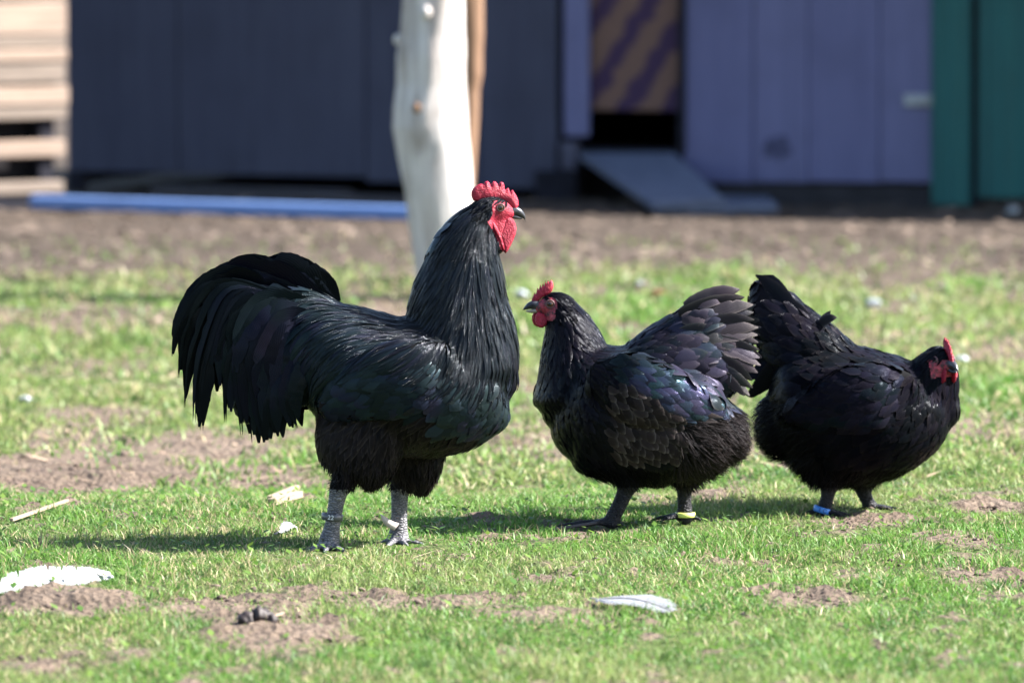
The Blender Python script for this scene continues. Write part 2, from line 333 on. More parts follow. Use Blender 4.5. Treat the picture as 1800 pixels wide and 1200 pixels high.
def paint(name, c0, c1, rough=.65, streak=(9, 9, .8)):
    m = Mat(name, rough, .35); v = m.coord(streak); n = m.noise(v, 3, 6, .6); n2 = m.noise(m.coord((1, 1, 1)), 5, 5)
    c = m.ramp(n, [(.3, c0), (.7, c1)]); dirt = m.ramp(n2, [(.5, (0, 0, 0)), (.75, (1, 1, 1))])
    m.color(m.mix(m.math('MULTIPLY', dirt, .35), c, tuple(x*.6 for x in c0))); m.bump(n, .15, .003); return m.m
M_PLY = paint('weathered_plywood', (0.0202, 0.0226, 0.0451), (0.0346, 0.0374, 0.0634))
M_LAV = paint('lavender_paint', (0.0749, 0.0768, 0.1584), (0.0960, 0.0979, 0.1901)); M_LAV2 = paint('lavender_paint_worn', (0.0826, 0.0845, 0.1651), (0.1037, 0.1056, 0.2016))
M_GREEN = paint('green_metal_paint', (0.0006, 0.0528, 0.0528), (0.0012, 0.0768, 0.0730), .6); M_SKIRT = simple('dark_skirting', (.022, .021, .024), .9, .2, .4, 14, .4, .006)
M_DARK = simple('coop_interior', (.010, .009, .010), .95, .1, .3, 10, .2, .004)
M_POSTD = simple('dark_post', (.008, .008, .013), .9, .2, .4, 20, .3, .004); M_CONC = simple('concrete_block', (.06, .06, .085), .95, .15, .35, 30, .4, .004)
M_WHITE = simple('white_latch_paint', (.24, .26, .27), .5, .4, .15, 40, .1, .001)
TOPZ = 1.3  # unseen wall height, lowered so the coop's shade spares the fence
for a, b, bot in ((118, 312, 303), (314, 642, 309), (644, 840, 322), (842, 978, 332)):
    wb('wall_panel', a, b, 0, bot, .0, .018, M_PLY, None, TOPZ)
wb('corner_post', 118, 141, 300, 336, .0, .06, M_POSTD)
wb('gap_post', 978, 991, 0, 300, -.05, .04, M_POSTD, None, TOPZ)
wb('wall_board', 991, 1034, 0, 240, .0, .022, M_LAV2, 'narrow lavender board left of the hatch', TOPZ)
wb('sill_block', 985, 1012, 250, 298, .0, .05, M_CONC); wb('foundation_block', 940, 1012, 300, 372, -.02, .07, M_POSTD)
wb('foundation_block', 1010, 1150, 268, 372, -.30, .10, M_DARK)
for a, b, mt in ((1201, 1324, M_LAV), (1325.5, 1420, M_LAV2), (1421.5, 1545, M_LAV), (1546.5, 1638, M_LAV2)):
    wb('wall_board', a, b, 0, 321, .0, .02, mt, None, TOPZ)
wb('hatch_frame', 1191, 1202, 0, 268, .02, .02, M_POSTD, None, TOPZ)
# hatch panel coloured in wavy tan and purple diagonal stripes
m = Mat('striped_hatch', .85, .2); v = m.coord((1, 1, 1)); sx = m.n.new('ShaderNodeSeparateXYZ'); m.l.new(v, sx.inputs[0])
wob = m.math('MULTIPLY', m.math('SUBTRACT', m.noise(v, 14, 4), .5), 4.2)
ph = m.math('ADD', m.math('SUBTRACT', m.math('MULTIPLY', sx.outputs[0], 40.0), m.math('MULTIPLY', sx.outputs[2], 27.0)), wob)
st = m.ramp(m.math('ADD', m.math('MULTIPLY', m.math('SINE', ph), .5), .5), [(.32, (0, 0, 0)), (.62, (1, 1, 1))])
n = m.noise(v, 90, 4, .7); tan = m.ramp(n, [(.3, (.10, .058, .046)), (.7, (.15, .088, .066))])
m.color(m.mix(st, (.040, .022, .050), tan)); m.bump(n, .3, .003); M_HATCH = m.m
wb('hatch', 1034, 1200, 0, 195, -.03, .018, M_HATCH, 'hatch panel with diagonal tan and purple stripes', TOPZ)
sL = wall_sz(118, 200)[0]; sD0 = wall_sz(1036, 200)[0]; sD1 = wall_sz(1199, 200)[0]; sR = wall_sz(1638, 200)[0]
zS = wall_sz(1115, 266)[1]
wb('threshold', 1020, 1205, 262, 270, -.04, .06, M_POSTD)
for nm, x0, x1, y0, y1, z0, z1 in (('side_wall', sL+.02, sL+.04, .02, 1.9, .03, TOPZ), ('side_wall', sR-.04, sR-.02, .02, 1.9, .03, TOPZ), ('back_wall', sL+.02, sR-.02, 1.9, 1.92, .0, TOPZ), ('floor_boards', sL+.05, sR-.05, .06, 1.88, zS-.03, zS-.004)):
    from_bm(nm, box_bm(x0, x1, y0, y1, z0, z1), M_DARK, coop)
roof = from_bm('roof', box_bm(sL-.02, sR+3.2, -.30, 2.1, TOPZ+.003, TOPZ+.05), M_POSTD, coop)  # out-of-view roof; overhang and length shaped to shade wall and yard
wb('skirting', 1262, 1637, 324, 372, -.02, .03, M_SKIRT)
# green ribbed metal sheets at the right end
def ribbed(u0, u1, ribs):
    s0, s1 = wall_sz(u0, 200, .05)[0], wall_sz(u1, 200, .05)[0]; z0 = wall_sz((u0+u1)/2, 360, .05)[1]; bm = bmesh.new(); pr = []
    k = ribs*6
    for i in range(k+1):
        x = s0+(s1-s0)*i/k; ph = (i % 6); pr.append((x, -.05-(.014 if ph in (2, 3, 4) else 0)))
    n = len(pr); vs_ = [bm.verts.new((x, y, z)) for z in (z0, TOPZ) for x, y in pr] + [bm.verts.new((x, y+.004, z)) for z in (z0, TOPZ) for x, y in pr]
    for i in range(n-1):
        bm.faces.new((vs_[i], vs_[i+1], vs_[n+i+1], vs_[n+i])); bm.faces.new((vs_[2*n+i+1], vs_[2*n+i], vs_[3*n+i], vs_[3*n+i+1]))
        bm.faces.new((vs_[i+1], vs_[i], vs_[2*n+i], vs_[2*n+i+1]))
    return from_bm('metal_sheet', bm, M_GREEN, coop)
ribbed(1638, 1706, 1); ribbed(1720, 3200, 18)  # second sheet and end wall lengthened out of view to shade the ramp
wb('gap_post', 1700, 1726, 0, 362, .0, .03, M_POSTD, None, TOPZ)
wb('end_wall', 1640, 3200, 0, 362, -.03, .02, M_DARK, None, TOPZ)
# latch
lt = wb('latch', 1588, 1641, 166, 187, .022, .012, M_WHITE, 'white painted latch bar on the lavender boards')
wb('latch_bolt', 1606, 1628, 170, 183, .034, .012, M_WHITE)
# dark worn flap on the boards
m = Mat('dark_scuff', .95, .1); n = m.noise(m.coord(), 30, 6); m.color(m.ramp(n, [(.3, (.035, .036, .062)), (.7, (.075, .077, .14))])); M_SCUFF = m.m
def mud_blob(parent):
    pl = []
    for k in range(40):
        a = 2*math.pi*k/40; r = 1+.5*noise.noise(Vector((math.cos(a)*1.7, math.sin(a)*1.7, 3))); su, sv = wall_sz(1366+25*r*math.cos(a), 262+19*r*math.sin(a), .02); pl.append((su, sv))
    bm = bmesh.new(); f = [bm.verts.new((x, -.0225, z)) for x, z in pl]; b = [bm.verts.new((x, -.019, z)) for x, z in pl]; bm.faces.new(f); n_ = len(f)
    for k in range(n_): bm.faces.new((f[k], b[k], b[(k+1) % n_], f[(k+1) % n_]))
    bmesh.ops.recalc_face_normals(bm, faces=bm.faces); from_bm('mud_splash', bm, M_SCUFF, parent)['label'] = 'dark mud splash low on the lavender boards'
mud_blob(coop)
# ramp and step
def plank_between(name, pts, th, mat, label, cat):
    # pts: four top corners (far left, far right, near right, near left) in world space
    bm = bmesh.new(); base = sum(pts, Vector())/4; base.z = min(p.z for p in pts)-th
    up = (pts[1]-pts[0]).cross(pts[3]-pts[0]).normalized(); up = up if up.z > 0 else -up
    t = [bm.verts.new(p-base) for p in pts]; b = [bm.verts.new(p-base-up*th) for p in pts]
    bm.faces.new(t); bm.faces.new(b[::-1])
    for i in range(4): bm.faces.new((t[i], b[i], b[(i+1) % 4], t[(i+1) % 4]))
    bmesh.ops.recalc_face_normals(bm, faces=bm.faces); bmesh.ops.bevel(bm, geom=bm.edges[:], offset=.003, segments=1, affect='EDGES')
    o = from_bm(name, bm, mat); o.location = base; return tag(o, label, cat)
def wallpt(u, v, off):
    s, z = wall_sz(u, v, off); return WL+ES*s+EN*off+Vector((0, 0, z))
M_RAMP = wood('grey_ramp_board', (0.0624, 0.0739, 0.1104), (0.1056, 0.1200, 0.1680), .8, (10, 10, 40))
plank_between('ramp', [wallpt(1018, 268, .03), wallpt(1186, 268, .03), atY(1274, 348, 23.12), atY(1146, 357, 23.02)], .025, M_RAMP, 'grey sloping ramp board leading up to the dark hatch', 'ramp')
p = on_ground(1145, 377); q = on_ground(1372, 374); zz = .028
plank_between('step_board', [on_ground(1165, 357)+Vector((0, 0, zz)), on_ground(1345, 355)+Vector((0, 0, zz)), on_ground(1368, 373)+Vector((0, 0, zz)), on_ground(1150, 378)+Vector((0, 0, zz))], .03, M_RAMP, 'flat grey board lying on the ground at the foot of the ramp', 'board')
# blue rail and old boards under the wall
def bar(name, a, b, w, h, mat, label, cat, rnd=False):
    L = (b-a).length; o = from_bm(name, box_bm(0, L, -w/2, w/2, 0, h, min(w, h)*.12), mat); o.location = a; o.rotation_euler = (0, -math.asin((b.z-a.z)/L), math.atan2(b.y-a.y, b.x-a.x)); return tag(o, label, cat)
M_BLUE = paint('pale_blue_paint', (0.0864, 0.1536, 0.3456), (0.1248, 0.2112, 0.4224), .5, (.8, 9, 9))
bar('rail', on_ground(58, 371)+Vector((0, 0, .008)), on_ground(760, 388), .06, .043, M_BLUE, 'long pale blue painted rail lying on the ground before the dark wall', 'rail')
M_OLD = wood('old_grey_board', (.025, .024, .028), (.06, .055, .06))
bar('old_board', on_ground(278, 342), on_ground(606, 350), .10, .030, M_OLD, 'old grey board lying under the dark wall behind the blue rail', 'board')
bar('old_board', on_ground(560, 352), on_ground(905, 366), .08, .022, M_OLD, 'low dark board on the ground behind the white trunk', 'board')
# plank fence at the far left
fence = empty('plank_fence', on_ground(118, 366)); FR = R(38); fence.rotation_euler = (0, 0, FR)
tag(fence, 'sunlit stack of rough horizontal planks at the left end of the coop', 'fence')
FW = [wood('raw_plank', (0.1260, 0.0900, 0.0690), (0.2880, 0.2160, 0.1680)), wood('grey_plank', (0.0840, 0.0660, 0.0540), (0.1980, 0.1560, 0.1260))]
FY = fence.location.y; upx = FY/FPX
rows = [(-250, -190), (-186, -120), (-116, -64), (-60, 1), (4, 61), (62.5, 84), (86, 107), (108.5, 145), (150.5, 183), (184.5, 208), (245, 274)]
for k, (a, b) in enumerate(rows):
    z1 = (atY(60, a, FY)).z-fence.location.z; z0 = (atY(60, b, FY)).z-fence.location.z
    o = from_bm('plank', box_bm(-1.5, random.uniform(-.008, .006)-(.006 if k > 5 else 0)-(.012 if a > 240 else 0), -.012-random.random()*.012, .012, z0, z1, .004), FW[k % 2], fence)
for x in (-.9,):
    from_bm('upright', box_bm(x-.03, x+.03, .012, .06, -.02, .65), FW[1], fence)
from_bm('upright', box_bm(-.10, -.04, .013, .06, -.02, .65), M_POSTD, fence)
from_bm('backing', box_bm(-1.5, -.03, .08, .1, -.02, .9), M_DARK, fence); from_bm('shaded_ground_strip', box_bm(-1.5, -.012, -.02, .06, -.03, .050), M_POSTD, fence)  # dark strip added below the log stands in for shaded ground
bar('log', fence.matrix_basis @ Vector((-.45, .0, .051)), fence.matrix_basis @ Vector((-.03, .0, .051)), .06, .042, FW[1], 'pale log end lying on the ground under the plank fence', 'log')

# ------------------------------------------------------------------ trunks
def tube(bm, rings, n=20, caps=True, spin=0):
    """rings: list of (centre Vector, axis a Vector, axis b Vector) ellipses"""
    R_ = []
    for c, a, b in rings:
        R_.append([bm.verts.new(c+a*math.cos(2*math.pi*i/n+spin)+b*math.sin(2*math.pi*i/n+spin)) for i in range(n)])
    for p, q in zip(R_, R_[1:]):
        for i in range(n): bm.faces.new((p[i], p[(i+1) % n], q[(i+1) % n], q[i]))
    if caps: bm.faces.new(R_[0][::-1]); bm.faces.new(R_[-1])
    return R_
def trunk(name, prof, Y, mat, label, seed, wob=.10):
    """prof: (v, left u, right u) down the picture"""
    bm = bmesh.new(); rings = []; prof = sorted(prof, reverse=True)
    base = atY((prof[0][1]+prof[0][2])/2, prof[0][0], Y); base.z = T(base.x, base.y)-.02
    P = []
    for i in range(len(prof)-1):
        for k in range(8):
            f = k/8; P.append(tuple(a*(1-f)+b*f for a, b in zip(prof[i], prof[i+1])))
    P.append(prof[-1]); v0, l0, r0 = P[-1]
    for k in range(1, 30): P.append((v0-30*k, l0+k*1.5, r0-k*.8))
    n = 40
    for j, (v, l, r) in enumerate(P):
        c = atY((l+r)/2, v, Y)-base; w = (r-l)/2/FPX*Y
        ring = []
        for i in range(n):
            a = 2*math.pi*i/n; d = Vector((math.cos(a), math.sin(a), 0))
            k = 1+wob*noise.noise(Vector((d.x*1.6+seed, d.y*1.6, c.z*4)))+wob*.7*noise.noise(Vector((d.x*5+seed, d.y*5, c.z*3)))+wob*.5*noise.noise(Vector((d.x*11+seed, d.y*11, c.z*7)))
            ring.append(bm.verts.new(c+d*w*k))
        rings.append(ring)
    for p, q in zip(rings, rings[1:]):
        for i in range(n): bm.faces.new((p[i], p[(i+1) % n], q[(i+1) % n], q[i]))
    bm.faces.new(rings[-1])
    root = empty(name, base); tag(root, label, 'tree trunk')
    from_bm('trunk', bm, mat, root, True); return root, base
m = Mat('bleached_wood', .7, .25); v = m.coord((14, 14, 1.6)); n = m.noise(v, 2, 7, .6); n2 = m.noise(m.coord((3, 3, 1.2)), 3.5, 5)
c = m.ramp(n, [(.25, (.23, .195, .18)), (.6, (.49, .45, .43))]); pt = m.ramp(n2, [(.52, (0, 0, 0)), (.68, (1, 1, 1))])
m.color(m.mix(m.math('MULTIPLY', pt, .65), c, (.15, .115, .09))); m.bump(n, .7, .012); M_TRUNK = m.m
M_TAN = wood('tan_wood', (0.0975, 0.0544, 0.0325), (0.2100, 0.1224, 0.0748), .8, (14, 14, 1.5))
tr1, tb = trunk('dead_tree', [(0,707,815),(60,704,817),(100,698,818),(150,699,818),(190,694,820),(225,693,822),(270,701,826),(340,711,832),(420,722,830),(470,727,822),(505,729,816),(530,722,826)], 18.75, M_TRUNK, 'pale bleached bare tree trunk standing behind the rooster', 3)
for (u, v, r, mt) in ((733, 190, 8, M_TAN), (750, 22, 9, M_TRUNK), (699, 70, 8, M_TRUNK)):
    bm = bmesh.new(); c = atY(u, v, 18.66 if u > 705 else 18.75)-tb; r = r/FPX*18.7
    bmesh.ops.create_icosphere(bm, subdivisions=2, radius=r, matrix=Matrix.Translation(c) @ Matrix.Diagonal((1, 1, 1.3, 1)))
    from_bm('knot', bm, mt, tr1, True)
trunk('dead_tree', [(0,800,850),(60,802,851),(100,802,849),(130,804,849),(160,802,843),(200,802,842),(330,796,834),(400,796,831),(480,796,828)], 19.35, M_TAN, 'thin tan trunk close behind the pale bleached trunk', 9)

# ------------------------------------------------------------------ birds: tools
def catmull(pts, per=5):
    out = []; n = len(pts); P = [np.array(p, float) for p in pts]
    for i in range(n-1):
        a, b, c, d = P[max(i-1, 0)], P[i], P[i+1], P[min(i+2, n-1)]
        for k in range(per):
            t = k/per; out.append(.5*((2*b)+(c-a)*t+(2*a-5*b+4*c-d)*t*t+(3*b-a-3*c+d)*t**3))
    out.append(P[-1]); return out
def inside(poly, u, v):
    r = False; n = len(poly); j = n-1
    for i in range(n):
        a, b = poly[i], poly[j]
        if (a[1] > v) != (b[1] > v) and u < (b[0]-a[0])*(v-a[1])/(b[1]-a[1])+a[0]: r = not r
        j = i
    return r
def inflate(poly, cell, thick):
    """closed lens-shaped solid over a 2D outline: returns verts (x, y, w) and faces; thick(d) is half thickness at distance d from the rim"""
    P = []
    n = len(poly)
    for i in range(n):
        a, b = np.array(poly[i]), np.array(poly[(i+1) % n]); k = max(1, int(np.linalg.norm(b-a)/cell))
        for j in range(k): P.append(a+(b-a)*j/k)
    nb = len(P); A = np.array(P); Bq = np.roll(A, -1, 0); lo, hi = A.min(0), A.max(0)
    def dist(p):
        d = Bq-A; t = np.clip(((p-A)*d).sum(1)/np.maximum((d*d).sum(1), 1e-9), 0, 1); return np.sqrt((((A+d*t[:, None])-p)**2).sum(1)).min()
    pts = [Vector(p) for p in P]
    y = lo[1]; r = 0
    while y < hi[1]:
        x = lo[0]+(cell/2 if r % 2 else 0)
        while x < hi[0]:
            if inside(P, x, y) and dist(np.array((x, y))) > cell*.5: pts.append(Vector((x, y)))
            x += cell
        y += cell*.87; r += 1
    res = geometry.delaunay_2d_cdt(pts, [(i, (i+1) % nb) for i in range(nb)], [list(range(nb))], 1, 1e-6)
    vv, ff = res[0], res[2]; dd = [dist(np.array(p)) for p in vv]; V = []; F = []; mp = {}
    for i, p in enumerate(vv):
        V.append((p.x, p.y, thick(dd[i]) if dd[i] > 1e-4 else 0.0)); mp[i] = i
    for i, p in enumerate(vv):
        if dd[i] > 1e-4: mp[i] = len(V); V.append((p.x, p.y, -thick(dd[i])))
    for f in ff: F.append(tuple(f)); F.append(tuple(mp[i] for i in reversed(f)))
    return V, F

PROF = {'round': [.55, .95, 1, .93, .62, .0], 'scale': [.6, 1, 1.05, .95, .6, .12], 'point': [.7, 1, .95, .75, .42, .0], 'hair': [.9, 1, .8, .6, .3, .0], 'soft': [.6, .95, 1, .85, .5, .05], 'flight': [.5, .85, 1, 1, .85, .25]}
HUE = [1.0]; GLOSS = {'hack1': 1.0, 'hack2': .9, 'saddle': .35, 'breast': .12}
class Feathers:
    gl = 0.0
    def __init__(s): s.V = []; s.F = []; s.fu = []; s.ft = []; s.c = []; s.g = []
    def add(s, rows, widths, sides, norms, camber, rnd, iri, bro):
        b = len(s.V); n = len(rows)
        for i in range(n):
            t = i/(n-1); w = widths[i]; p, sd, nn = rows[i], sides[i], norms[i]
            wl, wr = (w[0]*.5, w[1]*.5) if isinstance(w, tuple) else (w*.5, w*.5)
            s.V += [p-sd*wl, p+nn*(camber*(wl+wr)*.5), p+sd*wr]; s.fu += [-1, 0, 1]; s.ft += [t, t, t]; s.c += [(rnd, iri, bro, HUE[0])]*3; s.g += [s.gl]*3
        for i in range(n-1):
            k = b+3*i; s.F += [(k, k+1, k+4, k+3), (k+1, k+2, k+5, k+4)]
    def build(s, name, parent, kind=None, mat=None):
        me = bpy.data.meshes.new(name); me.from_pydata([tuple(v) for v in s.V], [], s.F); me.update()
        set_attr(me, 'fu', 'FLOAT', s.fu); set_attr(me, 'ft', 'FLOAT', s.ft); set_attr(me, 'gloss', 'FLOAT', s.g); set_attr(me, 'fcol', 'FLOAT_COLOR', s.c)
        o = link(name, me, mat or M_FEATHER, parent, True)
        if kind: o['kind'] = kind
        return o

class Bird:
    def __init__(s, name, label, cat, u0, v0, Y0):
        s.Y0 = Y0; s.px = Y0/FPX; s.base = atY(u0, v0, Y0); s.root = empty(name, s.base); tag(s.root, label, cat)
        s.bm = bmesh.new(); s.heads = []
    def L(s, u, v, dy=0): return atY(u, v, s.Y0+dy*s.px)-s.base     # dy in picture pixels of depth
    def uv(s, p): return proj(p+s.base)
    def chain(s, pts, per=5, n=22):
        """pts: (u, v, dy, in-plane radius, depth radius) in pixels; a closed rounded tube"""
        Q = catmull(pts, per); C = [s.L(q[0], q[1], q[2]) for q in Q]; rings = []
        for i, q in enumerate(Q):
            t = (C[min(i+1, len(C)-1)]-C[max(i-1, 0)]); t.y = 0; t.normalize(); m_ = Vector((-t.z, 0, t.x))
            rings.append((C[i], t, m_*max(q[3], .5)*s.px, Vector((0, 1, 0))*max(q[4], .5)*s.px))
        out = []
        c, t, a, b = rings[0]; k = a.length
        for f in (.05, .35, .75): out.append((c-t*k*.6*math.sqrt(1-f*f)*1.0, a*f, b*f))
        out += [(c, a, b) for c, t, a, b in rings]
        c, t, a, b = rings[-1]; k = a.length
        for f in (.75, .35, .05): out.append((c+t*k*.6*math.sqrt(1-f*f), a*f, b*f))
        tube(s.bm, out, n)
    def head_frame(s, u, v, dy, fwd, up=None):
        f = Vector(fwd).normalized(); side = Vector((0, 0, 1)).cross(f).normalized(); upv = f.cross(side)   # side = the bird's left
        o = s.L(u, v, dy); p = s.px
        s.H = lambda a, z, w: o+f*(a*p)+upv*(z*p)+side*(w*p)
        inv = Matrix((f, upv, side))
        s.Hinv = lambda q: (inv @ (q-o))/p
        return s.H
    def htube(s, pts, bm, n=18, per=4):
        """pts: (forward, up, side, radius up, radius side) in the head frame"""
        Q = catmull(pts, per); H = s.H; R_ = []
        for i, q in enumerate(Q):
            a, b = Q[max(i-1, 0)], Q[min(i+1, len(Q)-1)]; tx, tz = b[0]-a[0], b[1]-a[1]; l = math.hypot(tx, tz) or 1; tx /= l; tz /= l
            R_.append((H(q[0], q[1], q[2]), H(q[0]-tz*q[3], q[1]+tx*q[3], q[2])-H(q[0], q[1], q[2]), H(q[0], q[1], q[2]+q[4])-H(q[0], q[1], q[2])))
        tube(bm, R_, n)
    def hpart(s, name, pts, mat, n=18, per=4):
        bm = bmesh.new(); s.htube(pts, bm, n, per); bmesh.ops.recalc_face_normals(bm, faces=bm.faces); return from_bm(name, bm, mat, s.root, True)
    def hsheet(s, name, poly, T_, w0, mat, cell=2.2, tilt=0, soft=5, curve=0):
        V, F = inflate(poly, cell, lambda d: T_*math.sqrt(1-(1-min(1, d/soft))**2)+.12*T_*noise.noise(Vector((d, d*2, 1)))*0)
        top = max(p[1] for p in poly)
        def w(x, y, t): return w0+tilt*(top-y)+curve*math.sin(x*.13+1)+t
        vs_ = [s.H(x, y, w(x, y, t)+.5*noise.noise(Vector((x*.3, y*.3, w0)))) for x, y, t in V]
        o = mesh_from(name, vs_, F, mat, s.root, True); return o
    def eye(s, side, r=6.2, lat=15, a=0, z=0):
        sg = side
        def ball(nm, r_, w, mat, par, sq=.7):
            bm = bmesh.new(); bmesh.ops.create_uvsphere(bm, u_segments=20, v_segments=12, radius=1)
            for v in bm.verts: x = v.co.copy(); v.co = s.H(a+x.x*r_, z+x.y*r_, w+x.z*r_*sq)
            bmesh.ops.recalc_face_normals(bm, faces=bm.faces); return from_bm(nm, bm, mat, par, True)
        e = ball('eye', r, sg*lat, M_IRIS, s.root)
        ball('pupil', r*.62, sg*(lat+r*.42), M_PUPIL, e, .5)
        bm = bmesh.new(); R_ = []
        for i in range(24):
            an = 2*math.pi*i/24; R_.append([bm.verts.new(s.H(a+math.cos(an)*(r+.4+1.5*math.cos(b)), z+math.sin(an)*(r*.95+.2+1.5*math.cos(b)), sg*(lat+1.5+1.8*math.sin(b)))) for b in [2*math.pi*j/8 for j in range(8)]])
        for i in range(24):
            p, q = R_[i], R_[(i+1) % 24]
            for j in range(8): bm.faces.new((p[j], p[(j+1) % 8], q[(j+1) % 8], q[j]))
        bmesh.ops.recalc_face_normals(bm, faces=bm.faces); from_bm('eyelid', bm, M_LID, e, True)
    def finish_body(s, voxel, assign, mats):
        bmesh.ops.recalc_face_normals(s.bm, faces=s.bm.faces)
        me = bpy.data.meshes.new('raw'); s.bm.to_mesh(me); s.bm.free(); o = bpy.data.objects.new('raw', me); COL.objects.link(o)
        md = o.modifiers.new('r', 'REMESH'); md.mode = 'VOXEL'; md.voxel_size = voxel*s.px
        sm = o.modifiers.new('s', 'SMOOTH'); sm.iterations = 12; sm.factor = .5
        dg = bpy.context.evaluated_depsgraph_get(); ev = o.evaluated_get(dg); nm = bpy.data.meshes.new_from_object(ev)
        bpy.data.objects.remove(o); nm.name = 'body'
        for m_ in mats: nm.materials.append(m_)
        s.body = link('body', nm, None, s.root, True)
        for p in nm.polygons: p.material_index = assign(p.center)
        s.bvh = BVHTree.FromPolygons([v.co for v in nm.vertices], [p.vertices[:] for p in nm.polygons])
        tri = []; nm.calc_loop_triangles(); V = np.array([v.co[:] for v in nm.vertices]); t = np.array([t.vertices[:] for t in nm.loop_triangles])
        a, b, c = V[t[:, 0]], V[t[:, 1]], V[t[:, 2]]; cr = np.cross(b-a, c-a); ar = np.linalg.norm(cr, axis=1)
        s.tri = (a, b, c, ar/ar.sum(), cr/np.maximum(ar[:, None], 1e-12))
    def hem(s, u): return s.vmax
    def flow(s, guides, u, v):
        d = [(1/((u-a)**2+(v-b)**2+150), c, e) for a, b, c, e in guides]; d.sort(reverse=True); d = d[:4]
        w = sum(x[0] for x in d); return Vector((sum(x[0]*x[1] for x in d)/w, 0, -sum(x[0]*x[2] for x in d)/w)).normalized()
    def plumage(s, guides, classify, n=60000, types=None):
        """classify(u, v, p, normal) -> feather type name or None"""
        a, b, c, pr, nn = s.tri; k = RNG.choice(len(pr), n, p=pr); r1 = np.sqrt(RNG.random((n, 1))); r2 = RNG.random((n, 1))
        P = a[k]*(1-r1)+b[k]*r1*(1-r2)+c[k]*r1*r2; N = nn[k]; grid = {}; cell = 22*s.px; sets = {}; single = {}
        for p, nr in zip(P, N):
            p = Vector(p); nr = Vector(nr); u, v = s.uv(p); ty = classify(u, v, p, nr)
            if ty is None: continue
            L_, W, sp, l0, l1, prof, nseg, iri, bro, jit, follow = types[ty][:11]
            sp *= s.px; key = (int(p.x//cell), int(p.y//cell), int(p.z//cell)); ok = True
            for i in (-1, 0, 1):
                for j in (-1, 0, 1):
                    for l in (-1, 0, 1):
                        for q in grid.get((key[0]+i, key[1]+j, key[2]+l), ()):
                            if (q[0]-p[0])**2+(q[1]-p[1])**2+(q[2]-p[2])**2 < sp*sp: ok = False; break
                        if not ok: break
                    if not ok: break
                if not ok: break
            if not ok: continue
            grid.setdefault(key, []).append(p)
            part = types[ty][11]; one = types[ty][12] if len(types[ty]) > 12 else False
            if one and nr[1] < .15:
                fs = Feathers(); single.setdefault(part, []).append(fs)
            else: fs = sets.setdefault(types[ty][13] if len(types[ty]) > 13 else part, Feathers())
            fs.gl = GLOSS.get(ty, 0.0)
            s.walk(fs, Vector(p), Vector(nr), guides, L_*random.uniform(.8, 1.15), W*random.uniform(.85, 1.15), nseg, l0, l1, PROF[prof], iri, bro, jit, follow)
        return sets, single
    def walk(s, fs, p, n, guides, L_, W, nseg, l0, l1, prof, iri, bro, jit, follow):
        px = s.px; u, v = s.uv(p); d = s.flow(guides, u, v); n = n.normalized()
        d = d-n*d.dot(n)
        if d.length < .12: d = Vector((random.uniform(-.3, .3), 0, -1)); d -= n*d.dot(n)
        if d.length < 1e-3: return
        d.normalize(); d = (d+n.cross(d)*random.gauss(0, jit)).normalized()
        if -d.z > .3: L_ = max(5, min(L_, (s.hem(u)-abs(random.gauss(0, 4))-v)/-d.z))
        rows, sides, norms, wid = [], [], [], []; cur = p.copy(); st = L_*px/nseg; roll = random.gauss(0, .28 if W < 11 else .12); lift = random.uniform(.6, 1.3)
        for i in range(nseg+1):
            t = i/nseg; off = (l0+(l1-l0)*t**1.4*lift)*px
            sd = n.cross(d); sd = (sd+n*roll).normalized()
            rows.append(cur+n*off); sides.append(sd); norms.append(n.copy()); f = t*(len(prof)-1); k = min(int(f), len(prof)-2)
            wid.append(W*px*(prof[k]+(prof[k+1]-prof[k])*(f-k)))
            if i == nseg: break
            q = cur+d*st; loc, nn, _, _ = s.bvh.find_nearest(q)
            q2 = q.lerp(loc, follow); nn = n.lerp(nn, .6*follow+.1).normalized()
            u, v = s.uv(q2); g = s.flow(guides, u, v); dd = (q2-cur).normalized()*.8+g*.25; dd -= nn*dd.dot(nn)
            if dd.length > 1e-6: d = dd.normalized()
            n = nn; cur = q2
        fs.add(rows, wid, sides, norms, .42 if W < 11 else .26, random.random(), iri*random.uniform(.6, 1.2), bro*random.uniform(.5, 1.2))
    def free(s, pts, W, prof, roll=0, nseg=16, ragged=.0, iri=.1, bro=0, camber=.15, fs=None, name='tail_feather', parent=None, split=0):
        """a large feather along picture points (u, v, dy); its flat side faces the side of the bird, rolled by roll"""
        own = fs is None; fs = fs or Feathers(); Q = catmull(pts, 6); P = [s.L(*q) for q in Q]
        L_ = [0]
        for a, b in zip(P, P[1:]): L_.append(L_[-1]+(b-a).length)
        rows, sd, nr, wd = [], [], [], []; nt = [0, 0]
        for i in range(nseg+1):
            t = i/nseg*L_[-1]; k = max(0, min(len(P)-2, next((j for j in range(len(L_)-1) if L_[j+1] >= t), len(P)-2))); f = (t-L_[k])/max(1e-9, L_[k+1]-L_[k])
            p = P[k].lerp(P[k+1], f); tg = (P[k+1]-P[k]).normalized(); fn = Vector((0, -1, 0)); fn = (fn-tg*fn.dot(tg)).normalized(); fn = (fn+tg.cross(fn)*roll).normalized()
            rows.append(p); nr.append(fn); sd.append(fn.cross(tg).normalized()); x = i/nseg*(len(prof)-1); j = min(int(x), len(prof)-2)
            w = W*s.px*(prof[j]+(prof[j+1]-prof[j])*(x-j)); 
            for q in (0, 1):
                if i > nseg*.3 and random.random() < ragged*.55: nt[q] = random.uniform(.35, .7)*min(1, 6*ragged)
                else: nt[q] *= .35
            wd.append(tuple(w*(1-nt[q])*(1+random.uniform(-ragged, ragged)*.35) for q in (0, 1)))
        fs.add(rows, wd, sd, nr, camber, random.random(), iri*random.uniform(.5, 1.3), bro*random.uniform(.6, 1.2))
        if own: return fs.build(name, parent or s.root)
